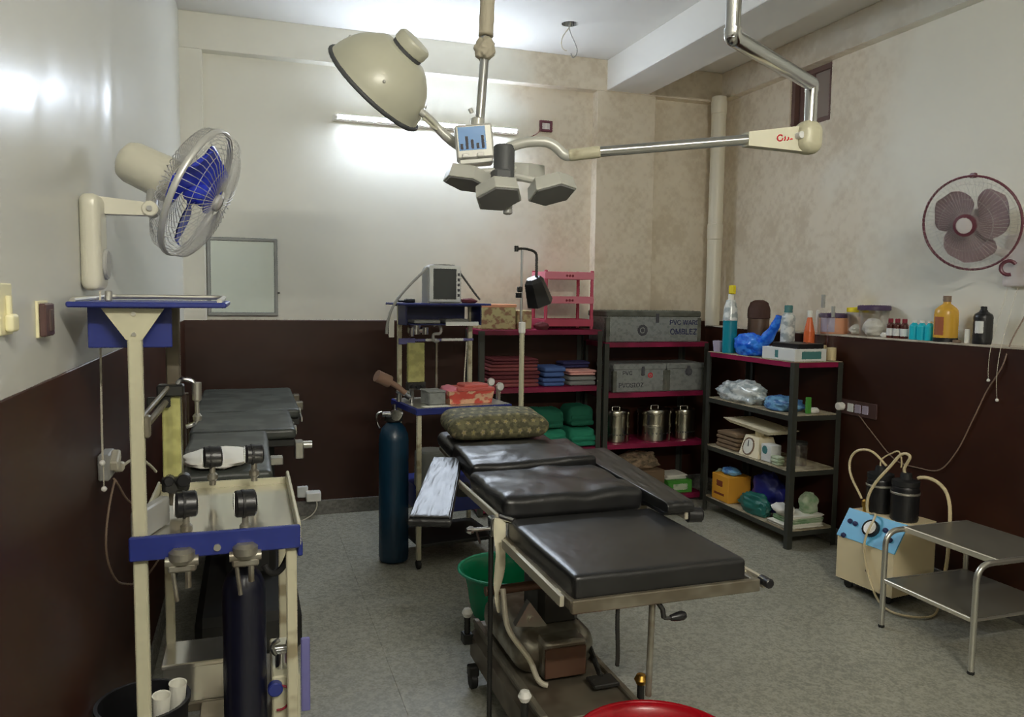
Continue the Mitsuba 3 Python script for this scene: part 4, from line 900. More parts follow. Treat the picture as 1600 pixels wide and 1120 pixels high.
# ---------------------------------------------------------------- on the walls
wbd = thing('whiteboard', 'small whiteboard in a grey aluminium frame on the back wall', 'whiteboard')
part(wbd, 'board', bx(-0.225, 0.175, 5.472, 5.488, 1.365, 1.835, 0.001), 'whiteboard', False)
for m_ in (bx(-0.245, -0.222, 5.466, 5.489, 1.345, 1.855, 0.004), bx(0.17, 0.193, 5.466, 5.489, 1.345, 1.855, 0.004), bx(-0.245, 0.193, 5.465, 5.489, 1.345, 1.37, 0.004), bx(-0.245, 0.193, 5.466, 5.489, 1.832, 1.855, 0.004)):
    part(wbd, 'frame', m_, 'alu', False)
part(wbd, 'hook', cy((0.19, 5.47, 1.50), (0.205, 5.47, 1.50), 0.006, n=10), 'dark_metal')
rs = thing('wall_sounder', 'small square maroon-framed fitting on the back wall right of the tube light', 'wall fitting')
part(rs, 'frame', cat(bx(2.032, 2.05, 5.47, 5.49, 2.695, 2.775), bx(2.112, 2.13, 5.47, 5.49, 2.695, 2.775), bx(2.05, 2.112, 5.47, 5.49, 2.695, 2.712), bx(2.05, 2.112, 5.47, 5.49, 2.758, 2.775)), 'fan_maroon', False)
part(rs, 'plate', bx(2.05, 2.112, 5.478, 5.489, 2.712, 2.758, 0.001), 'fan_pale', False)
part(rs, 'plate', bx(2.078, 2.084, 5.474, 5.48, 2.712, 2.758, 0.001), 'white_plastic', False)
part(rs, 'wire', tube(curve([(2.035, 5.486, 2.70), (2.01, 5.486, 2.675), (1.97, 5.486, 2.655)], 12), 0.002, 6), 'maroon_frame')
sw = thing('switch_box', 'dark brown switch box with a white back plate on the left wall', 'switch')
part(sw, 'back_plate', bx(-0.384, -0.378, 1.711, 1.789, 1.408, 1.479, 0.002), 'switch_ivory', False)
part(sw, 'cover', bx(-0.379, -0.366, 1.714, 1.786, 1.41, 1.474, 0.003), 'switch_brown', False)
part(sw, 'rocker', bx(-0.367, -0.363, 1.742, 1.762, 1.42, 1.462, 0.001), 'ledge_wood', False)
sw = thing('switch_box', 'ivory socket outlet at the left edge of the picture', 'switch')
part(sw, 'back_plate', bx(-0.384, -0.376, 1.46, 1.53, 1.425, 1.51, 0.002), 'switch_ivory', False)
part(sw, 'plug', cat(cushion(-0.377, -0.362, 1.48, 1.515, 1.43, 1.46, 0.006, sub=3), bx(-0.377, -0.368, 1.49, 1.50, 1.455, 1.49, 0.002)), 'switch_ivory', 40)
so = thing('wall_socket', 'dark socket panel with white switches on the right dado', 'socket')
part(so, 'plate', bx(3.408, 3.42, 3.575, 3.875, 0.815, 0.905, 0.003), 'switch_brown', False)
for i in range(3):
    part(so, 'switch', bx(3.402, 3.41, 3.635 + i * 0.06, 3.68 + i * 0.06, 0.835, 0.885, 0.002), 'lilac' if i < 2 else 'carton_white', False)
part(so, 'plug', cy((3.41, 3.842, 0.86), (3.365, 3.842, 0.86), 0.024, n=20, b=0.006), 'white_plastic')
ps = thing('plug_socket', 'grey socket with plug and cords on the left dado behind the near trolley', 'socket')
part(ps, 'box', bx(-0.378, -0.35, 2.27, 2.37, 1.0, 1.07, 0.004), 'grey_plastic', False)
part(ps, 'plug', cat(rot(bx(-0.352, -0.33, 2.28, 2.34, 1.03, 1.06, 0.004), 25, (-0.34, 2.3, 1.04), (1, 0, 0)), bx(-0.352, -0.325, 2.33, 2.36, 1.01, 1.035, 0.004)), 'cord_white', False)
part(ps, 'cord', tube(curve([(-0.33, 2.345, 1.022), (-0.30, 2.40, 1.03), (-0.275, 2.46, 1.0), (-0.262, 2.50, 0.97)], 20), 0.004, 7), 'cord_white')
part(ps, 'cord', tube(curve([(-0.34, 2.29, 1.0), (-0.35, 2.24, 0.93), (-0.355, 2.22, 0.83), (-0.35, 2.30, 0.73), (-0.34, 2.44, 0.66), (-0.32, 2.50, 0.64), (-0.29, 2.47, 0.67), (-0.255, 2.46, 0.72)], 40), 0.003, 7), 'cord_brown')
part(ps, 'cord', tube(curve([(-0.345, 2.30, 1.0), (-0.33, 2.38, 0.93), (-0.30, 2.46, 0.88), (-0.26, 2.49, 0.87)], 24), 0.003, 7), 'cord_brown')

# ---------------------------------------------------------------- slotted-angle racks
def rack(label, x0, x1, y0, y1, levels, legs_top, shelf_mat, flip, tops=None):
    k = thing('storage_rack', label, 'rack')
    for x, sx in ((x0, 1), (x1, -1)):
        for y, sy in ((y0, 1), (y1, -1)):
            leg = [bx(min(x, x + sx * 0.036), max(x, x + sx * 0.036), min(y, y + sy * 0.003), max(y, y + sy * 0.003), 0, legs_top, 0.0008),
                   bx(min(x, x + sx * 0.003), max(x, x + sx * 0.003), min(y, y + sy * 0.036), max(y, y + sy * 0.036), 0, legs_top, 0.0008)]
            part(k, 'leg', cat(leg), 'rack_paint', False)
    for i, z in enumerate(levels):
        s = part(k, 'shelf', bx(x0 + 0.004, x1 - 0.004, y0 + 0.004, y1 - 0.004, z - 0.004, z, 0.001), (tops or {}).get(i, shelf_mat), False)
        fr = [bx(x0 + 0.004, x1 - 0.004, y0 + 0.0035, y0 + 0.006, z - 0.034, z - 0.004, 0.0005), bx(x0 + 0.004, x1 - 0.004, y1 - 0.006, y1 - 0.0035, z - 0.034, z - 0.004, 0.0005),
              bx(x0 + 0.0035, x0 + 0.006, y0 + 0.006, y1 - 0.006, z - 0.034, z - 0.004, 0.0005), bx(x1 - 0.006, x1 - 0.0035, y0 + 0.006, y1 - 0.006, z - 0.034, z - 0.004, 0.0005)]
        part(s, 'lip', cat(fr), 'rack_paint' if flip and i < len(levels) - 1 else shelf_mat, False)
    return k
rack('red-shelved metal rack against the back wall behind the far trolley and lamp stand', 1.46, 2.355, 5.02, 5.385, [0.06, 0.44, 0.875, 1.27], 1.262, 'shelf_red', False)
rack('red-shelved metal rack against the back wall loaded with grey trunks', 2.375, 3.215, 5.02, 5.385, [0.055, 0.45, 0.82, 1.18], 1.172, 'shelf_red', False)
rack('grey metal rack standing along the right wall', 3.05, 3.405, 3.85, 4.78, [0.11, 0.475, 0.81, 1.13], 1.125, 'shelf_red', True, {0: 'shelf_cream', 1: 'shelf_cream', 2: 'shelf_cream', 3: 'shelf_cream'})

# --- on the left rack
def plastic_rack(label, x0, x1, y0, y1, z0, levels):
    k = thing('plastic_rack', label, 'plastic rack')
    for i, z in enumerate(levels):
        s = part(k, 'tray', cat(bx(x0, x1, y0, y1, z0 + z, z0 + z + 0.006, 0.001), bx(x0, x1, y0, y0 + 0.008, z0 + z, z0 + z + 0.05, 0.002), bx(x0, x1, y1 - 0.008, y1, z0 + z, z0 + z + 0.05, 0.002), bx(x0, x0 + 0.008, y0, y1, z0 + z, z0 + z + 0.05, 0.002), bx(x1 - 0.008, x1, y0, y1, z0 + z, z0 + z + 0.05, 0.002)), 'pink_pale' if i else 'pink_plastic', False)
    for x in (x0 + 0.012, x1 - 0.012):
        for y in (y0 + 0.012, y1 - 0.012):
            part(k, 'post', cy((x, y, z0), (x, y, z0 + levels[-1] + 0.06), 0.012, n=14), 'pink_plastic')
    for z in levels[1:]:
        part(k, 'scallop', cat(*[cy(((x0 + x1) / 2 + s * 0.022, y0 - 0.001, z0 + z + 0.022), ((x0 + x1) / 2 + s * 0.022, y0 + 0.004, z0 + z + 0.022), 0.009, n=12) for s in (-1, 0, 1)]), 'maroon_frame')
    return k
plastic_rack('pink two-tier plastic rack standing on the left red rack', 1.945, 2.315, 5.09, 5.36, 1.271, [0.02, 0.18, 0.35])
fb_ = thing('floral_box', 'flower-printed carton on the left red rack beside the pink plastic rack', 'box')
part(fb_, 'body', bx(1.50, 1.745, 5.12, 5.34, 1.271, 1.43, 0.004), 'box_floral', False)
part(fb_, 'lid', bx(1.495, 1.75, 5.115, 5.345, 1.42, 1.442, 0.003), 'salmon', False)
single('floral_box', bx(1.765, 1.87, 5.14, 5.33, 1.271, 1.40, 0.004), 'box_floral', 'smaller flower-printed carton between the larger one and the pink plastic rack', 'box', False)
single('red_sack', lump((1.915, 5.06, 1.271), (0.05, 0.03, 0.055), 90), 'cloth_maroon', 'dark red cloth at the foot of the pink plastic rack', 'cloth')
# folded linen, second shelf
for i, (xa, xb, z0_, z1_, m_) in enumerate(((1.54, 1.90, 0.876, 0.93, 'cloth_rose'), (1.55, 1.91, 0.931, 0.985, 'cloth_maroon'), (1.545, 1.895, 0.986, 1.035, 'cloth_rose'), (1.56, 1.90, 1.036, 1.075, 'cloth_maroon'))):
    k = thing('folded_cloth', ('rose', 'maroon', 'rose', 'maroon')[i] + ' folded cloth, ' + ('lowest', 'second', 'third', 'topmost')[i] + ' of the maroon pile on the left red rack', 'cloth', 'maroon folded cloths')
    scene[k] = mikit.ply(sheet_stack(xa, xb, 5.06, 5.33, z0_, z1_, 2, 100 + i), m_, True)
for i, (xa, xb, z0_, z1_, m_, c_) in enumerate(((1.93, 2.10, 0.876, 0.93, 'cloth_blue', 'blue'), (1.94, 2.10, 0.938, 1.01, 'cloth_blue', 'lighter blue'), (2.125, 2.34, 0.876, 0.942, 'cloth_grey', 'grey'), (2.13, 2.335, 0.949, 0.983, 'cloth_pink', 'pale pink'), (2.125, 2.33, 0.99, 1.035, 'cloth_navy', 'navy'))):
    k = thing('folded_cloth', c_ + ' folded cloth on the second shelf of the left red rack', 'cloth', 'folded cloths beside the maroon pile')
    scene[k] = mikit.ply(sheet_stack(xa, xb, 5.065 + 0.12 * (i == 4), 5.33, z0_, z1_, 2, 120 + i, 0.006), m_, True)
# green theatre linen, third shelf
for i, (x, y, sx, sy, z0_, h, m_) in enumerate(((1.70, 5.18, 0.12, 0.12, 0.441, 0.16, 'cloth_green'), (2.00, 5.20, 0.13, 0.12, 0.441, 0.12, 'cloth_green_light'), (2.00, 5.22, 0.115, 0.11, 0.570, 0.13, 'cloth_green'), (2.245, 5.18, 0.10, 0.12, 0.441, 0.125, 'cloth_green_light'), (2.25, 5.22, 0.095, 0.11, 0.578, 0.14, 'cloth_green'))):
    k = thing('green_linen', ('dark green linen bundle behind the lamp pole', 'light green linen bundle in the middle of the third shelf', 'dark green linen bundle stacked on the middle light green one', 'light green linen bundle at the right end of the third shelf', 'dark green linen bundle stacked on the right light green one')[i], 'linen', 'green theatre linen')
    scene[k] = mikit.ply(cat(cushion(x - sx, x + sx, y - sy, y + sy, z0_, z0_ + h, 0.04, 0.016, 9, 140 + i, 5), sheet_stack(x - sx * 0.95, x + sx * 0.95, y - sy - 0.01, y - sy + 0.06, z0_ + 0.005, z0_ + h * 0.6, 2, 150 + i, 0.01)), m_, True)
single('dark_carton', bx(1.53, 1.95, 5.08, 5.36, 0.061, 0.26, 0.006), 'cloth_brown', 'brown carton on the bottom shelf of the left red rack', 'box', False)

# --- on the trunk rack
def trunk(label, x0, x1, y0, y1, z0, z1, words_=None, spots=()):
    k = thing('tin_trunk', label, 'trunk')
    part(k, 'body', bx(x0, x1, y0, y1, z0, z1 - 0.035, 0.006), 'trunk_tin', False)
    part(k, 'lid', bx(x0 - 0.006, x1 + 0.006, y0 - 0.006, y1 + 0.006, z1 - 0.045, z1, 0.008), 'trunk_edge' if z1 > 1.3 else 'trunk_tin', False)
    for x in (x0, x1):
        for z in (z0, ):
            part(k, 'corner', bx(x - 0.008 if x == x0 else x - 0.022, x + 0.022 if x == x0 else x + 0.008, y0 - 0.004, y0 + 0.03, z0, z0 + (z1 - z0 - 0.05), 0.003), 'trunk_edge', False)
    part(k, 'hasp', bx((x0 + x1) / 2 - 0.012 + 0.02, (x0 + x1) / 2 + 0.012 + 0.02, y0 - 0.010, y0 - 0.005, z1 - 0.085, z1 - 0.02, 0.002), 'ink_grey', False)
    for t, x, z, h, m_ in words_ or ():
        part(k, 'lettering', writing(t, h, (x, y0 - 0.0005, z), (1, 0, 0), (0, 0, 1)), m_, False)
    for x, z, r, m_ in spots:
        part(k, 'print', cat(lathe([(r * 0.55, 0), (r, 0), (r, 0.001), (r * 0.55, 0.001)], (x, y0 - 0.0002, z), (0, -1, 0), 24), lathe([(0, 0), (r * 0.35, 0), (r * 0.35, 0.001), (0, 0.001)], (x, y0 - 0.0002, z), (0, -1, 0), 16)), m_, False)
    return k
trunk('long grey tin trunk marked in blue letters on top of the right red rack', 2.40, 3.15, 5.045, 5.36, 1.181, 1.405, (('PVC WARD', 2.895, 1.305, 0.034, 'ink_blue'), ('OMBLEZ', 2.90, 1.235, 0.040, 'ink_blue')), ((2.68, 1.265, 0.04, 'ink_grey'),))
trunk('grey tin trunk with a red mark on the second shelf of the right red rack', 2.465, 2.88, 5.05, 5.34, 0.821, 1.025, (('PVC', 2.53, 0.945, 0.028, 'ink_grey'), ('PVOSIOZ', 2.50, 0.855, 0.032, 'ink_grey')), ((2.755, 0.94, 0.02, 'ink_red'),))
trunk('plain grey tin trunk right of the one with the red mark', 2.895, 3.195, 5.05, 5.34, 0.821, 1.025, (), ((3.07, 0.96, 0.03, 'ink_grey'),))
def drum(label, x, y, z0, r, h):
    k = thing('sterilising_drum', label, 'drum', 'steel drums on the right red rack')
    part(k, 'body', lathe([(0, 0), (r * 0.97, 0), (r, 0.006), (r, h * 0.42), (r * 1.03, h * 0.44), (r * 1.03, h * 0.5), (r, h * 0.52), (r, h * 0.84), (0, h * 0.84)], (x, y, z0), n=40), 'drum_steel', 40)
    part(k, 'lid', lathe([(r * 1.0, h * 0.82), (r * 1.04, h * 0.83), (r * 1.04, h * 0.93), (r * 0.98, h * 0.98), (0, h)], (x, y, z0), n=40), 'drum_steel', 40)
    part(k, 'handle', tube(bend([(x - 0.03, y, z0 + h * 0.98), (x - 0.03, y, z0 + h + 0.015), (x + 0.03, y, z0 + h + 0.015), (x + 0.03, y, z0 + h * 0.98)], 0.012), 0.004, 8), 'steel')
    for i in range(10):
        t = -2.6 + i * 0.23
        q = np.array([x + r * 1.002 * math.cos(t), y + r * 1.002 * math.sin(t), z0 + h * 0.25])
        part(k, 'vent_hole', cy(q - np.array([0, 0, 0.001]) - 0.002 * np.array([math.cos(t), math.sin(t), 0]), q + 0.0008 * np.array([math.cos(t), math.sin(t), 0]), 0.007, n=10), 'dark_metal')
    return k
drum('steel drum at the left end of the drum shelf under the grey trunks', 2.545, 5.17, 0.451, 0.10, 0.235)
drum('largest steel drum, in the middle of the drum shelf under the grey trunks', 2.862, 5.17, 0.451, 0.122, 0.235)
drum('steel drum at the right end of the drum shelf under the grey trunks', 3.105, 5.16, 0.451, 0.085, 0.225)
single('linen_bundle', lump((2.74, 5.19, 0.235), (0.16, 0.11, 0.13), 160, 0.35, 2.4), 'cloth_stripe', 'striped brown cloth bundle on the bottom shelf of the right red rack', 'cloth')
single('flat_carton', rot(bx(2.60, 2.90, 5.06, 5.34, 0.056, 0.234, 0.006), 4, (2.75, 5.2, 0)), 'cloth_brown', 'brown carton under the striped cloth bundle', 'box', False)
gb = thing('green_carton', 'bright green carton on the bottom shelf of the right red rack', 'box')
part(gb, 'body', bx(2.93, 3.13, 5.05, 5.24, 0.056, 0.15, 0.004), 'green_box', False)
part(gb, 'print', bx(2.97, 3.09, 5.0485, 5.0505, 0.08, 0.125, 0.0004), 'paper_green', False)
single('paper_pile', sheet_stack(2.93, 3.10, 5.08, 5.25, 0.151, 0.185, 3, 165), 'paper_white', 'pile of papers on the bright green carton', 'paper', True)

# --- on the right-wall rack: top shelf
def bottle(name, label, x, y, z, r, h, body, cap, neck=0.4, shoulder=0.72, cap_h=0.14, group=None, lab=None, sq=1.0):
    k = thing(name, label, 'bottle', group)
    part(k, 'body', lathe([(0, 0), (r * 0.94, 0), (r, 0.004), (r, h * shoulder), (r * 0.9, h * (shoulder + 0.04)), (r * neck, h * (1 - cap_h)), (0, h * (1 - cap_h))], (x, y, z), n=28, sx=1, sy=sq), body, 40)
    part(k, 'cap', lathe([(0, h * (1 - cap_h)), (r * neck * 1.15, h * (1 - cap_h)), (r * neck * 1.15, h * 0.99), (r * neck, h), (0, h)], (x, y, z), n=20), cap, 35)
    if lab:
        part(k, 'label', lathe([(r * 1.004, h * lab[0]), (r * 1.008, h * lab[0]), (r * 1.008, h * lab[1]), (r * 1.004, h * lab[1])], (x, y, z), n=28, sx=1, sy=sq), lab[2], 35)
    return k
Z3 = 1.131
k = bottle('cleaning_bottle', 'teal-filled bottle with yellow top behind the brown jar', 3.12, 4.62, Z3, 0.048, 0.40, 'teal_liquid', 'white_plastic', 0.35, 0.55, 0.1)
part(k, 'yellow_top', bx(3.10, 3.13, 4.575, 4.625, 1.53, 1.59, 0.006), 'yellow_tag', False)
part(k, 'upper_body', lathe([(0.053, 0.22), (0.05, 0.225), (0.045, 0.30), (0.03, 0.36), (0, 0.36)], (3.12, 4.62, Z3 + 0.0)), 'bag_clear', 40)
k = thing('brown_jar', 'brown cloth-covered jar standing on the rack along the right wall', 'jar')
part(k, 'body', lathe([(0, 0), (0.072, 0), (0.075, 0.01), (0.070, 0.25), (0, 0.25)], (3.29, 4.54, Z3)), 'jar_brown', 40)
part(k, 'cover', lathe([(0.070, 0.235), (0.075, 0.24), (0.074, 0.30), (0.058, 0.345), (0.03, 0.36), (0, 0.362)], (3.29, 4.54, Z3)), 'jar_cover', 40)
k = bottle('sanitiser_bottle', 'grey-green bottle peeping out right of the brown jar', 3.32, 4.27, Z3, 0.045, 0.33, 'bag_clear', 'tin_card', 0.5, 0.75)
k = bottle('orange_bottle', 'orange-filled bottle behind the blue plastic bag', 3.35, 4.10, Z3, 0.033, 0.30, 'orange_liquid', 'white_plastic', 0.4, 0.55)
k = bottle('brown_bottle', 'tall clear brown-stained bottle right of the orange bottle', 3.35, 3.985, Z3, 0.033, 0.40, 'clear_pane', 'grey_plastic', 0.3, 0.62, 0.2)
part(k, 'liquid', cy((3.35, 3.985, Z3 + 0.003), (3.35, 3.985, Z3 + 0.09), 0.031, n=24), 'hose_cream')
k = bottle('brown_bottle', 'shorter clear brown-stained bottle at the end of the rack', 3.355, 3.90, Z3, 0.03, 0.33, 'clear_pane', 'grey_plastic', 0.3, 0.62, 0.2)
part(k, 'liquid', cy((3.355, 3.90, Z3 + 0.003), (3.355, 3.90, Z3 + 0.08), 0.028, n=24), 'hose_cream')
single('lavender_pot', lathe([(0, 0), (0.03, 0), (0.035, 0.05), (0.037, 0.055), (0.037, 0.075), (0, 0.078)], (3.10, 4.725, Z3)), 'lilac', 'small lilac pot with dark lid left of the blue plastic bag', 'pot')
bb = cat(lump((3.125, 4.40, Z3), (0.065, 0.145, 0.15), 175, 0.3, 3.0, -0.7), tube(curve([(3.13, 4.32, Z3 + 0.05), (3.145, 4.245, Z3 + 0.12), (3.155, 4.19, Z3 + 0.19), (3.16, 4.155, Z3 + 0.265)], 24), np.linspace(0.05, 0.02, 24) * (1 + 0.07 * np.sin(np.arange(24) * 0.8)), 12))
single('plastic_bag', bb, 'bag_blue', 'bright blue knotted plastic bag on the rack along the right wall', 'bag', True)
k = thing('scale_carton', 'white and grey carton lying at the front end of the right-wall rack', 'box')
part(k, 'body', bx(3.07, 3.30, 3.875, 4.19, Z3, 1.205, 0.003), 'carton_white', False)
part(k, 'print', bx(3.12, 3.26, 3.8735, 3.8755, 1.145, 1.19, 0.0004), 'tin_card', False)
part(k, 'print', bx(3.0685, 3.0705, 4.03, 4.06, 1.145, 1.19, 0.0004), 'tin_card', False)
single('dark_carton', bx(3.10, 3.29, 3.89, 4.13, 1.206, 1.235, 0.003), 'black_plastic', 'dark flat box on the white and grey carton', 'box', False)
# second shelf: bags
k = thing('supply_bag', 'clear plastic bag of gloves on the second shelf of the right-wall rack', 'bag')
scene[k] = mikit.ply(lump((3.15, 4.49, 0.811), (0.09, 0.25, 0.15), 180, 0.35, 3.2, -0.6), 'bag_clear', True)
k = thing('supply_bag', 'pale blue plastic pack right of the clear bag of gloves', 'bag')
scene[k] = mikit.ply(lump((3.17, 4.09, 0.811), (0.10, 0.135, 0.095), 182, 0.3, 3.2, -0.6), 'bag_sky', True)
single('syringe_box', bx(3.20, 3.23, 3.905, 3.925, 0.811, 0.91, 0.002), 'green_box', 'thin green strip standing by the front leg of the right-wall rack', 'strip', False)
single('gauze_roll', lump((3.26, 3.93, 0.811), (0.04, 0.035, 0.035), 184), 'cloth_white', 'white gauze roll at the front end of the second shelf', 'gauze')
# third shelf: baby scale, bundle, clock faced tin
k = thing('weighing_scale', 'cream weighing scale with a round dial and a flat pan on the third shelf', 'scale')
part(k, 'body', trimesh.convex.convex_hull(np.array([(x, y, z) for z, e in ((0.476, 0), (0.605, 0.035)) for x in (3.085 + e, 3.26 - e) for y in (4.215 + e, 4.42 - e * 0.6)])), 'scale_cream', False)
dn = np.array([-0.965, 0, 0.26])
dc = np.array([3.103, 4.335, 0.537])
part(k, 'dial', lathe([(0, 0), (0.052, 0), (0.054, 0.003), (0.047, 0.006), (0, 0.004)], dc, dn, 36), 'paper_white', 30)
part(k, 'dial_rim', lathe([(0.05, 0), (0.058, 0.0), (0.058, 0.008), (0.05, 0.008)], dc, dn, 36), 'cord_brown', 30)
part(k, 'pointer', tube([dc + dn * 0.008, dc + dn * 0.008 + np.array([0.01, 0.008, 0.036])], 0.0025, 6), 'ink_grey')
part(k, 'pan', cat(trimesh.convex.convex_hull(np.array([(3.075, 4.10, 0.668), (3.31, 4.10, 0.668), (3.075, 4.60, 0.69), (3.31, 4.60, 0.69), (3.10, 4.14, 0.642), (3.28, 4.14, 0.642), (3.10, 4.55, 0.662), (3.28, 4.55, 0.662)])), cy((3.18, 4.33, 0.60), (3.18, 4.33, 0.65), 0.03)), 'scale_cream', False)
single('cloth_bundle', sheet_stack(3.09, 3.33, 4.45, 4.70, 0.476, 0.59, 4, 190, 0.008), 'cloth_brown', 'brown folded cloths left of the weighing scale', 'cloth', True)
k = thing('white_tin', 'small white tin with a pale round label right of the weighing scale', 'tin')
part(k, 'body', bx(3.09, 3.17, 4.09, 4.19, 0.476, 0.585, 0.004), 'carton_white', False)
part(k, 'label', cy((3.0905, 4.15, 0.55), (3.0885, 4.15, 0.55), 0.026, n=24), 'tin_card', False)
k = thing('glass_tumbler', 'clear glass jar at the front end of the third shelf', 'jar')
part(k, 'body', lathe([(0, 0), (0.05, 0), (0.055, 0.01), (0.055, 0.13), (0.05, 0.14), (0.047, 0.14), (0.05, 0.13), (0.05, 0.012), (0, 0.01)], (3.2, 3.97, 0.476)), 'clear_pane', 40)
part(k, 'lid', lathe([(0, 0.138), (0.054, 0.138), (0.054, 0.155), (0, 0.158)], (3.2, 3.97, 0.476)), 'dark_metal', 35)
k = thing('paper_packet', 'green and white paper packet leaning beside the glass jar', 'packet')
scene[k] = mikit.ply(sheet_stack(3.08, 3.13, 4.0, 4.075, 0.476, 0.53, 3, 193), 'paper_green', True)
# bottom shelf
k = thing('yellow_carton', 'yellow-orange carton with a brown mark at the far end of the bottom shelf', 'box')
part(k, 'body', bx(3.07, 3.25, 4.50, 4.70, 0.111, 0.29, 0.004), 'card_yellow', False)
part(k, 'print', cat(bx(3.0688, 3.0705, 4.57, 4.64, 0.21, 0.25, 0.0004), bx(3.0688, 3.0705, 4.55, 4.67, 0.15, 0.165, 0.0004)), 'card_mark', False)
single('green_pouch', lump((3.16, 4.745, 0.111), (0.05, 0.025, 0.19), 199), 'paper_green', 'pale green packet at the far end of the bottom shelf beside the yellow carton', 'packet')
single('fabric_bag', lump((3.26, 4.33, 0.111), (0.08, 0.15, 0.255), 195, 0.35, 2.6, -0.6), 'bag_navy', 'large dark blue bag on the bottom shelf of the right-wall rack', 'bag')
single('fabric_bag', lump((3.115, 4.26, 0.111), (0.05, 0.14, 0.14), 196, 0.4, 3.0, -0.6), 'bag_teal', 'dark teal bag in front of the large dark blue bag', 'bag')
single('sky_pouch', lump((3.15, 4.59, 0.291), (0.055, 0.08, 0.05), 198), 'bag_sky', 'pale blue pouch lying on the yellow carton', 'pouch')
for i, (z0_, z1_, m_) in enumerate(((0.111, 0.135, 'paper_white'), (0.1355, 0.165, 'paper_green'), (0.1655, 0.185, 'paper_white'))):
    k = thing('paper_stack', ('lowest', 'middle', 'topmost')[i] + ' of the paper stacks at the front end of the bottom shelf', 'paper', 'paper stacks')
    scene[k] = mikit.ply(sheet_stack(3.075 + 0.02 * i, 3.34, 3.89, 4.08 - 0.02 * i, z0_, z1_, 3, 200 + i), m_, True)
single('cloth_bundle', lump((3.13, 4.0, 0.186), (0.06, 0.08, 0.055), 205), 'cloth_white', 'white cloth on top of the paper stacks', 'cloth')
single('plastic_sack', lump((3.28, 3.955, 0.186), (0.06, 0.05, 0.13), 206, 0.3), 'paper_green', 'pale green plastic sack leaning behind the paper stacks', 'sack')

# ---------------------------------------------------------------- bottles on the ledge of the right wall
ZL = 1.2885
k = thing('storage_tub', 'lilac and salmon tub with a dark purple lid at the far end of the ledge', 'tub')
part(k, 'body', cat(lathe([(0, 0), (0.078, 0), (0.082, 0.01), (0.086, 0.105), (0, 0.105)], (3.49, 4.045, ZL), n=32, sx=1, sy=1.0)), 'salmon', 40)
part(k, 'panel', trimesh.convex.convex_hull(np.array([(3.49 + 0.088 * math.cos(t), 4.045 + 0.088 * math.sin(t), z) for t in np.linspace(2.9, 4.05, 8) for z in (ZL + 0.012, ZL + 0.1)] + [(3.49, 4.045, ZL + 0.02)])), 'lilac', 40)
part(k, 'lid', lathe([(0.09, 0.1), (0.093, 0.104), (0.093, 0.122), (0.085, 0.128), (0, 0.13)], (3.49, 4.045, ZL), n=32), 'purple_lid', 35)
single('white_tube', cy((3.46, 4.16, ZL), (3.46, 4.16, ZL + 0.145), 0.011, n=16, b=0.003), 'white_plastic', 'slim white tube standing at the far end of the ledge', 'tube')
k = thing('storage_jar', 'clear plastic jar of cotton with a maroon lid on the ledge', 'jar')
part(k, 'body', lathe([(0, 0), (0.072, 0), (0.076, 0.01), (0.086, 0.155), (0.083, 0.155), (0.073, 0.012), (0, 0.006)], (3.495, 3.72, ZL), n=36), 'clear_pane', 40)
part(k, 'lid', lathe([(0.086, 0.152), (0.092, 0.155), (0.092, 0.175), (0.086, 0.182), (0, 0.184)], (3.495, 3.72, ZL), n=36), 'purple_lid', 35)
part(k, 'cotton', lump((3.495, 3.72, ZL + 0.007), (0.058, 0.058, 0.10), 211, 0.3, 3.0, -0.8), 'cloth_white', True)
k = thing('storage_jar', 'clear plastic jar with a yellow lid behind the maroon-lidded jar', 'jar')
part(k, 'body', lathe([(0, 0), (0.05, 0), (0.054, 0.01), (0.058, 0.14), (0.055, 0.14), (0.05, 0.012), (0, 0.006)], (3.515, 3.875, ZL), n=30), 'clear_pane', 40)
part(k, 'lid', lathe([(0.058, 0.138), (0.062, 0.14), (0.062, 0.165), (0, 0.17)], (3.515, 3.875, ZL), n=30), 'yellow_tag', 35)
part(k, 'cotton', lump((3.515, 3.875, ZL + 0.007), (0.04, 0.04, 0.06), 212, 0.3, 3.0, -0.8), 'paper_white', True)
single('cotton_wad', lump((3.46, 3.595, ZL), (0.02, 0.025, 0.03), 213), 'cloth_white', 'small white wad on the ledge left of the dark vials', 'cotton')
for i in range(3):
    bottle('medicine_vial', ('far', 'middle', 'near')[i] + ' one of the three brown vials with white labels on the ledge', 3.468, 3.562 - i * 0.05, ZL, 0.021, 0.11, 'amber_glass', 'maroon_frame', 0.55, 0.66, 0.2, 'brown vials', (0.12, 0.5, 'carton_white'))
for i in range(3):
    k = bottle('cyan_bottle', ('far', 'middle', 'near')[i] + ' one of the three cyan bottles on the ledge', 3.466, 3.392 - i * 0.052, ZL, 0.0245, 0.105, 'cyan_liquid', 'white_plastic', 0.42, 0.70, 0.12, 'cyan bottles')
k = thing('disinfectant_bottle', 'large golden yellow bottle with a brown label on the ledge', 'bottle')
part(k, 'body', lathe(smooth_prof([(0.0, 0.0), (0.055, 0.0), (0.058, 0.006), (0.058, 0.14), (0.054, 0.165), (0.03, 0.19), (0.018, 0.2), (0.017, 0.212), (0, 0.212)], 40), (3.475, 3.195, ZL), n=36), 'gold_plastic', 40)
part(k, 'cap', cy((3.475, 3.195, ZL + 0.208), (3.475, 3.195, ZL + 0.24), 0.02, n=20, b=0.002), 'cord_brown')
part(k, 'label', trimesh.convex.convex_hull(np.array([(3.475 + 0.0592 * math.cos(t) * 0.99, 3.195 + 0.0592 * math.sin(t) * 0.99, z) for t in np.linspace(2.75, 3.7, 10) for z in (ZL + 0.035, ZL + 0.13)])), 'label_brown', 35)
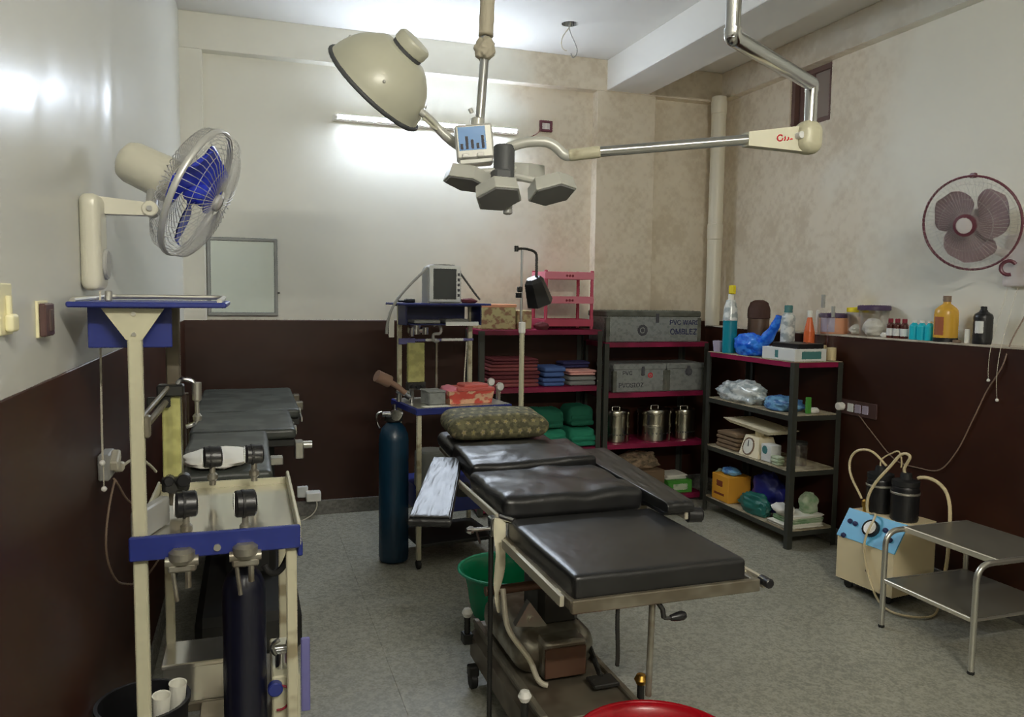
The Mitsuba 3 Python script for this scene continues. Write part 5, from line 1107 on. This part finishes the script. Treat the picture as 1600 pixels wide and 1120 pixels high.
part(k, 'base', lathe([(0, 0), (0.06, 0), (0.06, 0.02), (0.056, 0.022)], (3.475, 3.195, ZL), n=36), 'black_plastic', 35)
single('small_cap', cy((3.45, 3.10, ZL), (3.45, 3.10, ZL + 0.014), 0.02, n=18, b=0.003), 'cord_brown', 'small brown cap lying on the ledge right of the golden bottle', 'cap')
single('white_tube', cy((3.455, 3.045, ZL), (3.455, 3.045, ZL + 0.072), 0.0125, n=18, b=0.003), 'white_plastic', 'slim white tube standing beside the black bottle on the ledge', 'tube')
k = thing('black_bottle', 'black bottle with a notched white label on the ledge', 'bottle')
part(k, 'body', lathe(smooth_prof([(0, 0), (0.042, 0.0), (0.044, 0.005), (0.044, 0.135), (0.038, 0.15), (0.02, 0.162), (0.018, 0.17), (0, 0.17)], 30), (3.475, 2.975, ZL), n=30), 'black_plastic', 40)
part(k, 'cap', cy((3.475, 2.975, ZL + 0.168), (3.475, 2.975, ZL + 0.188), 0.014, n=16, b=0.002), 'black_rubber')
part(k, 'label', trimesh.convex.convex_hull(np.array([(3.475 + 0.0455 * math.cos(t), 2.975 + 0.0455 * math.sin(t), z) for t in np.linspace(3.0, 3.9, 8) for z in (ZL + 0.055, ZL + 0.115)] + [(3.475, 2.975, ZL + 0.085)])), 'carton_white', 40)

# ---------------------------------------------------------------- suction machine by the right wall
sm0, SA = np.array([2.962, 2.95, 0.0]), 7.0
def suc(m):
    m = m.copy()
    m.apply_translation(sm0)
    return rot(m, SA, sm0)
sm = thing('suction_machine', 'cream and blue suction machine with two dark jars by the right wall', 'suction machine')
part(sm, 'body', suc(trimesh.convex.convex_hull(np.array([(x, y, z) for y in (0.0, 0.34) for x, z in ((0.0, 0.05), (0.30, 0.05), (0.30, 0.40), (0.085, 0.40), (0.0, 0.27))]))), 'suction_cream', False)
def on_panel(u, v, o=0.0):
    """a point on the sloping control panel: u across (from the near end), v up the slope, o out of it"""
    s = np.array([0.085, 0, 0.13]) / np.linalg.norm([0.085, 0, 0.13])
    n_ = np.array([-s[2], 0, s[0]])
    return np.array([0, u, 0.27]) + s * v + n_ * o
pv = [on_panel(u, v, o) for u in (-0.004, 0.344) for v in (0.0, 0.16) for o in (-0.002, 0.006)]
part(sm, 'control_panel', suc(trimesh.convex.convex_hull(np.array(pv))), 'suction_blue', False, 'sky blue control panel')
gd = part(sm, 'gauge', suc(lathe([(0, 0), (0.042, 0), (0.044, 0.004), (0.044, 0.022), (0.036, 0.026), (0.033, 0.020), (0, 0.020)], on_panel(0.165, 0.085, 0.004), on_panel(0, 0, 1) - on_panel(0, 0, 0), 32)), 'black_plastic')
part(gd, 'face', suc(lathe([(0, 0.0205), (0.034, 0.0205), (0.034, 0.023), (0, 0.023)], on_panel(0.165, 0.085, 0.004), on_panel(0, 0, 1) - on_panel(0, 0, 0), 28)), 'white_plastic')
for u, v in ((0.30, 0.09), (0.265, 0.085), (0.09, 0.10), (0.045, 0.06), (0.30, 0.008)):
    part(sm, 'switch', suc(lathe([(0, 0), (0.013, 0), (0.012, 0.012), (0.005, 0.018), (0, 0.018)], on_panel(u, v, 0.004), on_panel(0, 0, 1) - on_panel(0, 0, 0), 16)), 'ink_blue')
part(sm, 'badge', suc(cy((-0.001, 0.15, 0.14), (-0.004, 0.15, 0.14), 0.007, n=12)), 'cord_brown')
for x, y in ((0.04, 0.05), (0.04, 0.29), (0.26, 0.05), (0.26, 0.29)):
    part(sm, 'caster', suc(cat(cy((x - 0.012, y, 0.024), (x + 0.012, y, 0.024), 0.024, n=18, b=0.004), bx(x - 0.014, x + 0.014, y - 0.014, y + 0.014, 0.035, 0.052))), 'black_rubber')
part(sm, 'base', suc(bx(0.015, 0.28, 0.015, 0.325, 0.036, 0.05, 0.003)), 'black_plastic', False)
for i, (x, y) in enumerate(((0.19, 0.25), (0.17, 0.085))):
    j = part(sm, 'jar', suc(lathe([(0, 0.40), (0.062, 0.40), (0.066, 0.408), (0.066, 0.56), (0.058, 0.58), (0.05, 0.59), (0, 0.59)], (x, y, 0), n=32)), 'black_plastic', 40, 'dark glass collection jar')
    part(j, 'lid', suc(lathe([(0.062, 0.575), (0.065, 0.578), (0.065, 0.602), (0.03, 0.61), (0.025, 0.64), (0, 0.64)], (x, y, 0), n=28)), 'black_rubber', 40)
    part(j, 'strap', suc(lathe([(0.067, 0.535), (0.069, 0.537), (0.069, 0.545), (0.067, 0.547)], (x, y, 0), n=32)), 'steel', 40)
part(sm, 'filter', suc(lathe([(0, 0.40), (0.014, 0.40), (0.014, 0.42), (0.02, 0.43), (0.02, 0.455), (0.01, 0.465), (0, 0.466)], (0.12, 0.275, 0))), 'brass', 35, 'brass inlet fitting')
j0, j1 = suc(trimesh.Trimesh([(0.19, 0.25, 0.64), (0.17, 0.085, 0.64), (0.12, 0.275, 0.46), (0.10, 0.24, 0.40)], [(0, 1, 2)], process=False)).vertices, None
part(sm, 'hose', tube(curve([j0[3], (3.03, 3.20, 0.50), (3.06, 3.16, 0.60), (3.10, 3.12, 0.68), (3.12, 3.07, 0.735), (3.12, 3.04, 0.73), j0[1] + [0, 0.01, 0.03], j0[1] - [0, 0, 0.01]], 60), 0.0075, 10), 'hose_cream')
part(sm, 'hose', tube(curve([(3.05, 3.27, 0.46), (3.05, 3.33, 0.53), (3.06, 3.38, 0.61), (3.07, 3.36, 0.685), (3.10, 3.28, 0.71), (3.12, 3.22, 0.67), (3.13, 3.195, 0.645)], 50), 0.0065, 10), 'hose_cream')
part(sm, 'hose', tube(curve([j0[0] - [0, 0, 0.01], j0[0] + [0, 0, 0.03], (3.13, 3.16, 0.72), (3.13, 3.12, 0.735), (3.13, 3.10, 0.70), (3.12, 3.09, 0.66)], 40), 0.004, 8), 'hose_cream')
part(sm, 'hose', tube(curve([(3.14, 3.00, 0.625), (3.15, 2.93, 0.635), (3.16, 2.86, 0.60), (3.165, 2.83, 0.52), (3.165, 2.825, 0.42), (3.17, 2.83, 0.30), (3.18, 2.86, 0.15)], 40), 0.0085, 10), 'hose_cream')
part(sm, 'hose', tube(curve([j0[3] + [-0.01, -0.02, 0.0], (2.99, 3.11, 0.41), (2.945, 3.11, 0.33), (2.925, 3.10, 0.22), (2.92, 3.05, 0.11), (2.915, 2.98, 0.03), (2.92, 2.87, 0.010), (3.02, 2.80, 0.009), (3.12, 2.83, 0.012), (3.18, 2.87, 0.06)], 70), 0.0055, 9), 'hose_cream')

# ---------------------------------------------------------------- double step stool
st = thing('step_stool', 'stainless steel double step stool in front of the suction machine', 'step stool')
for y in (2.79, 2.315):
    part(st, 'leg_frame', tube(bend([(2.75, y, 0.008), (2.75, y, 0.452), (3.24, y, 0.452), (3.24, y, 0.008)], 0.075, 10), 0.0125, 14), 'steel', 40)
    for x in (2.75, 3.24):
        part(st, 'foot', cy((x, y, 0), (x, y, 0.014), 0.0135, n=16, b=0.002), 'dark_metal')
part(st, 'top_step', cat(bx(2.855, 3.235, 2.31, 2.795, 0.458, 0.463, 0.001), bx(2.90, 2.94, 2.33, 2.775, 0.44, 0.458, 0.002)), 'step_steel', False)
part(st, 'step_edge', bx(2.848, 2.860, 2.31, 2.795, 0.440, 0.466, 0.003), 'rail_steel', False)
part(st, 'lower_step', cat(bx(2.75, 3.235, 2.325, 2.78, 0.222, 0.227, 0.001), bx(2.80, 2.84, 2.335, 2.77, 0.205, 0.222, 0.002)), 'step_steel', False)
part(st, 'step_edge', bx(2.740, 2.752, 2.325, 2.78, 0.212, 0.231, 0.003), 'rail_steel', False)
for y in (2.79, 2.315):
    part(st, 'stretcher', tube([(2.75, y, 0.222), (3.24, y, 0.222)], 0.006, 10), 'steel')

# ---------------------------------------------------------------- basins on the floor
def basin(label, x, y, r, h, body, rim_m, sx=1.0, n=48):
    k = thing('plastic_basin', label, 'basin')
    part(k, 'body', lathe(smooth_prof([(0, 0), (r * 0.62, 0), (r * 0.68, 0.008), (r * 0.93, h * 0.92), (r, h - 0.008), (r * 1.02, h), (r, h + 0.004), (r * 0.96, h), (r * 0.89, h * 0.9), (r * 0.64, 0.016), (0, 0.012)], 60), (x, y, 0), n=n, sx=1, sy=sx), body, 50)
    part(k, 'rim', lathe([(r * 1.015 + 0.007 * math.cos(t), h - 0.001 + 0.006 * math.sin(t)) for t in np.linspace(0, 2 * math.pi, 11)], (x, y, 0), n=n, sx=1, sy=sx), rim_m, 60)
    return k
basin('green plastic basin on the floor at the left of the operating table', 1.135, 3.42, 0.22, 0.23, 'green_basin', 'green_rim')
basin('red plastic basin on the floor at the foot of the operating table', 1.06, 1.835, 0.235, 0.27, 'red_basin', 'red_basin')
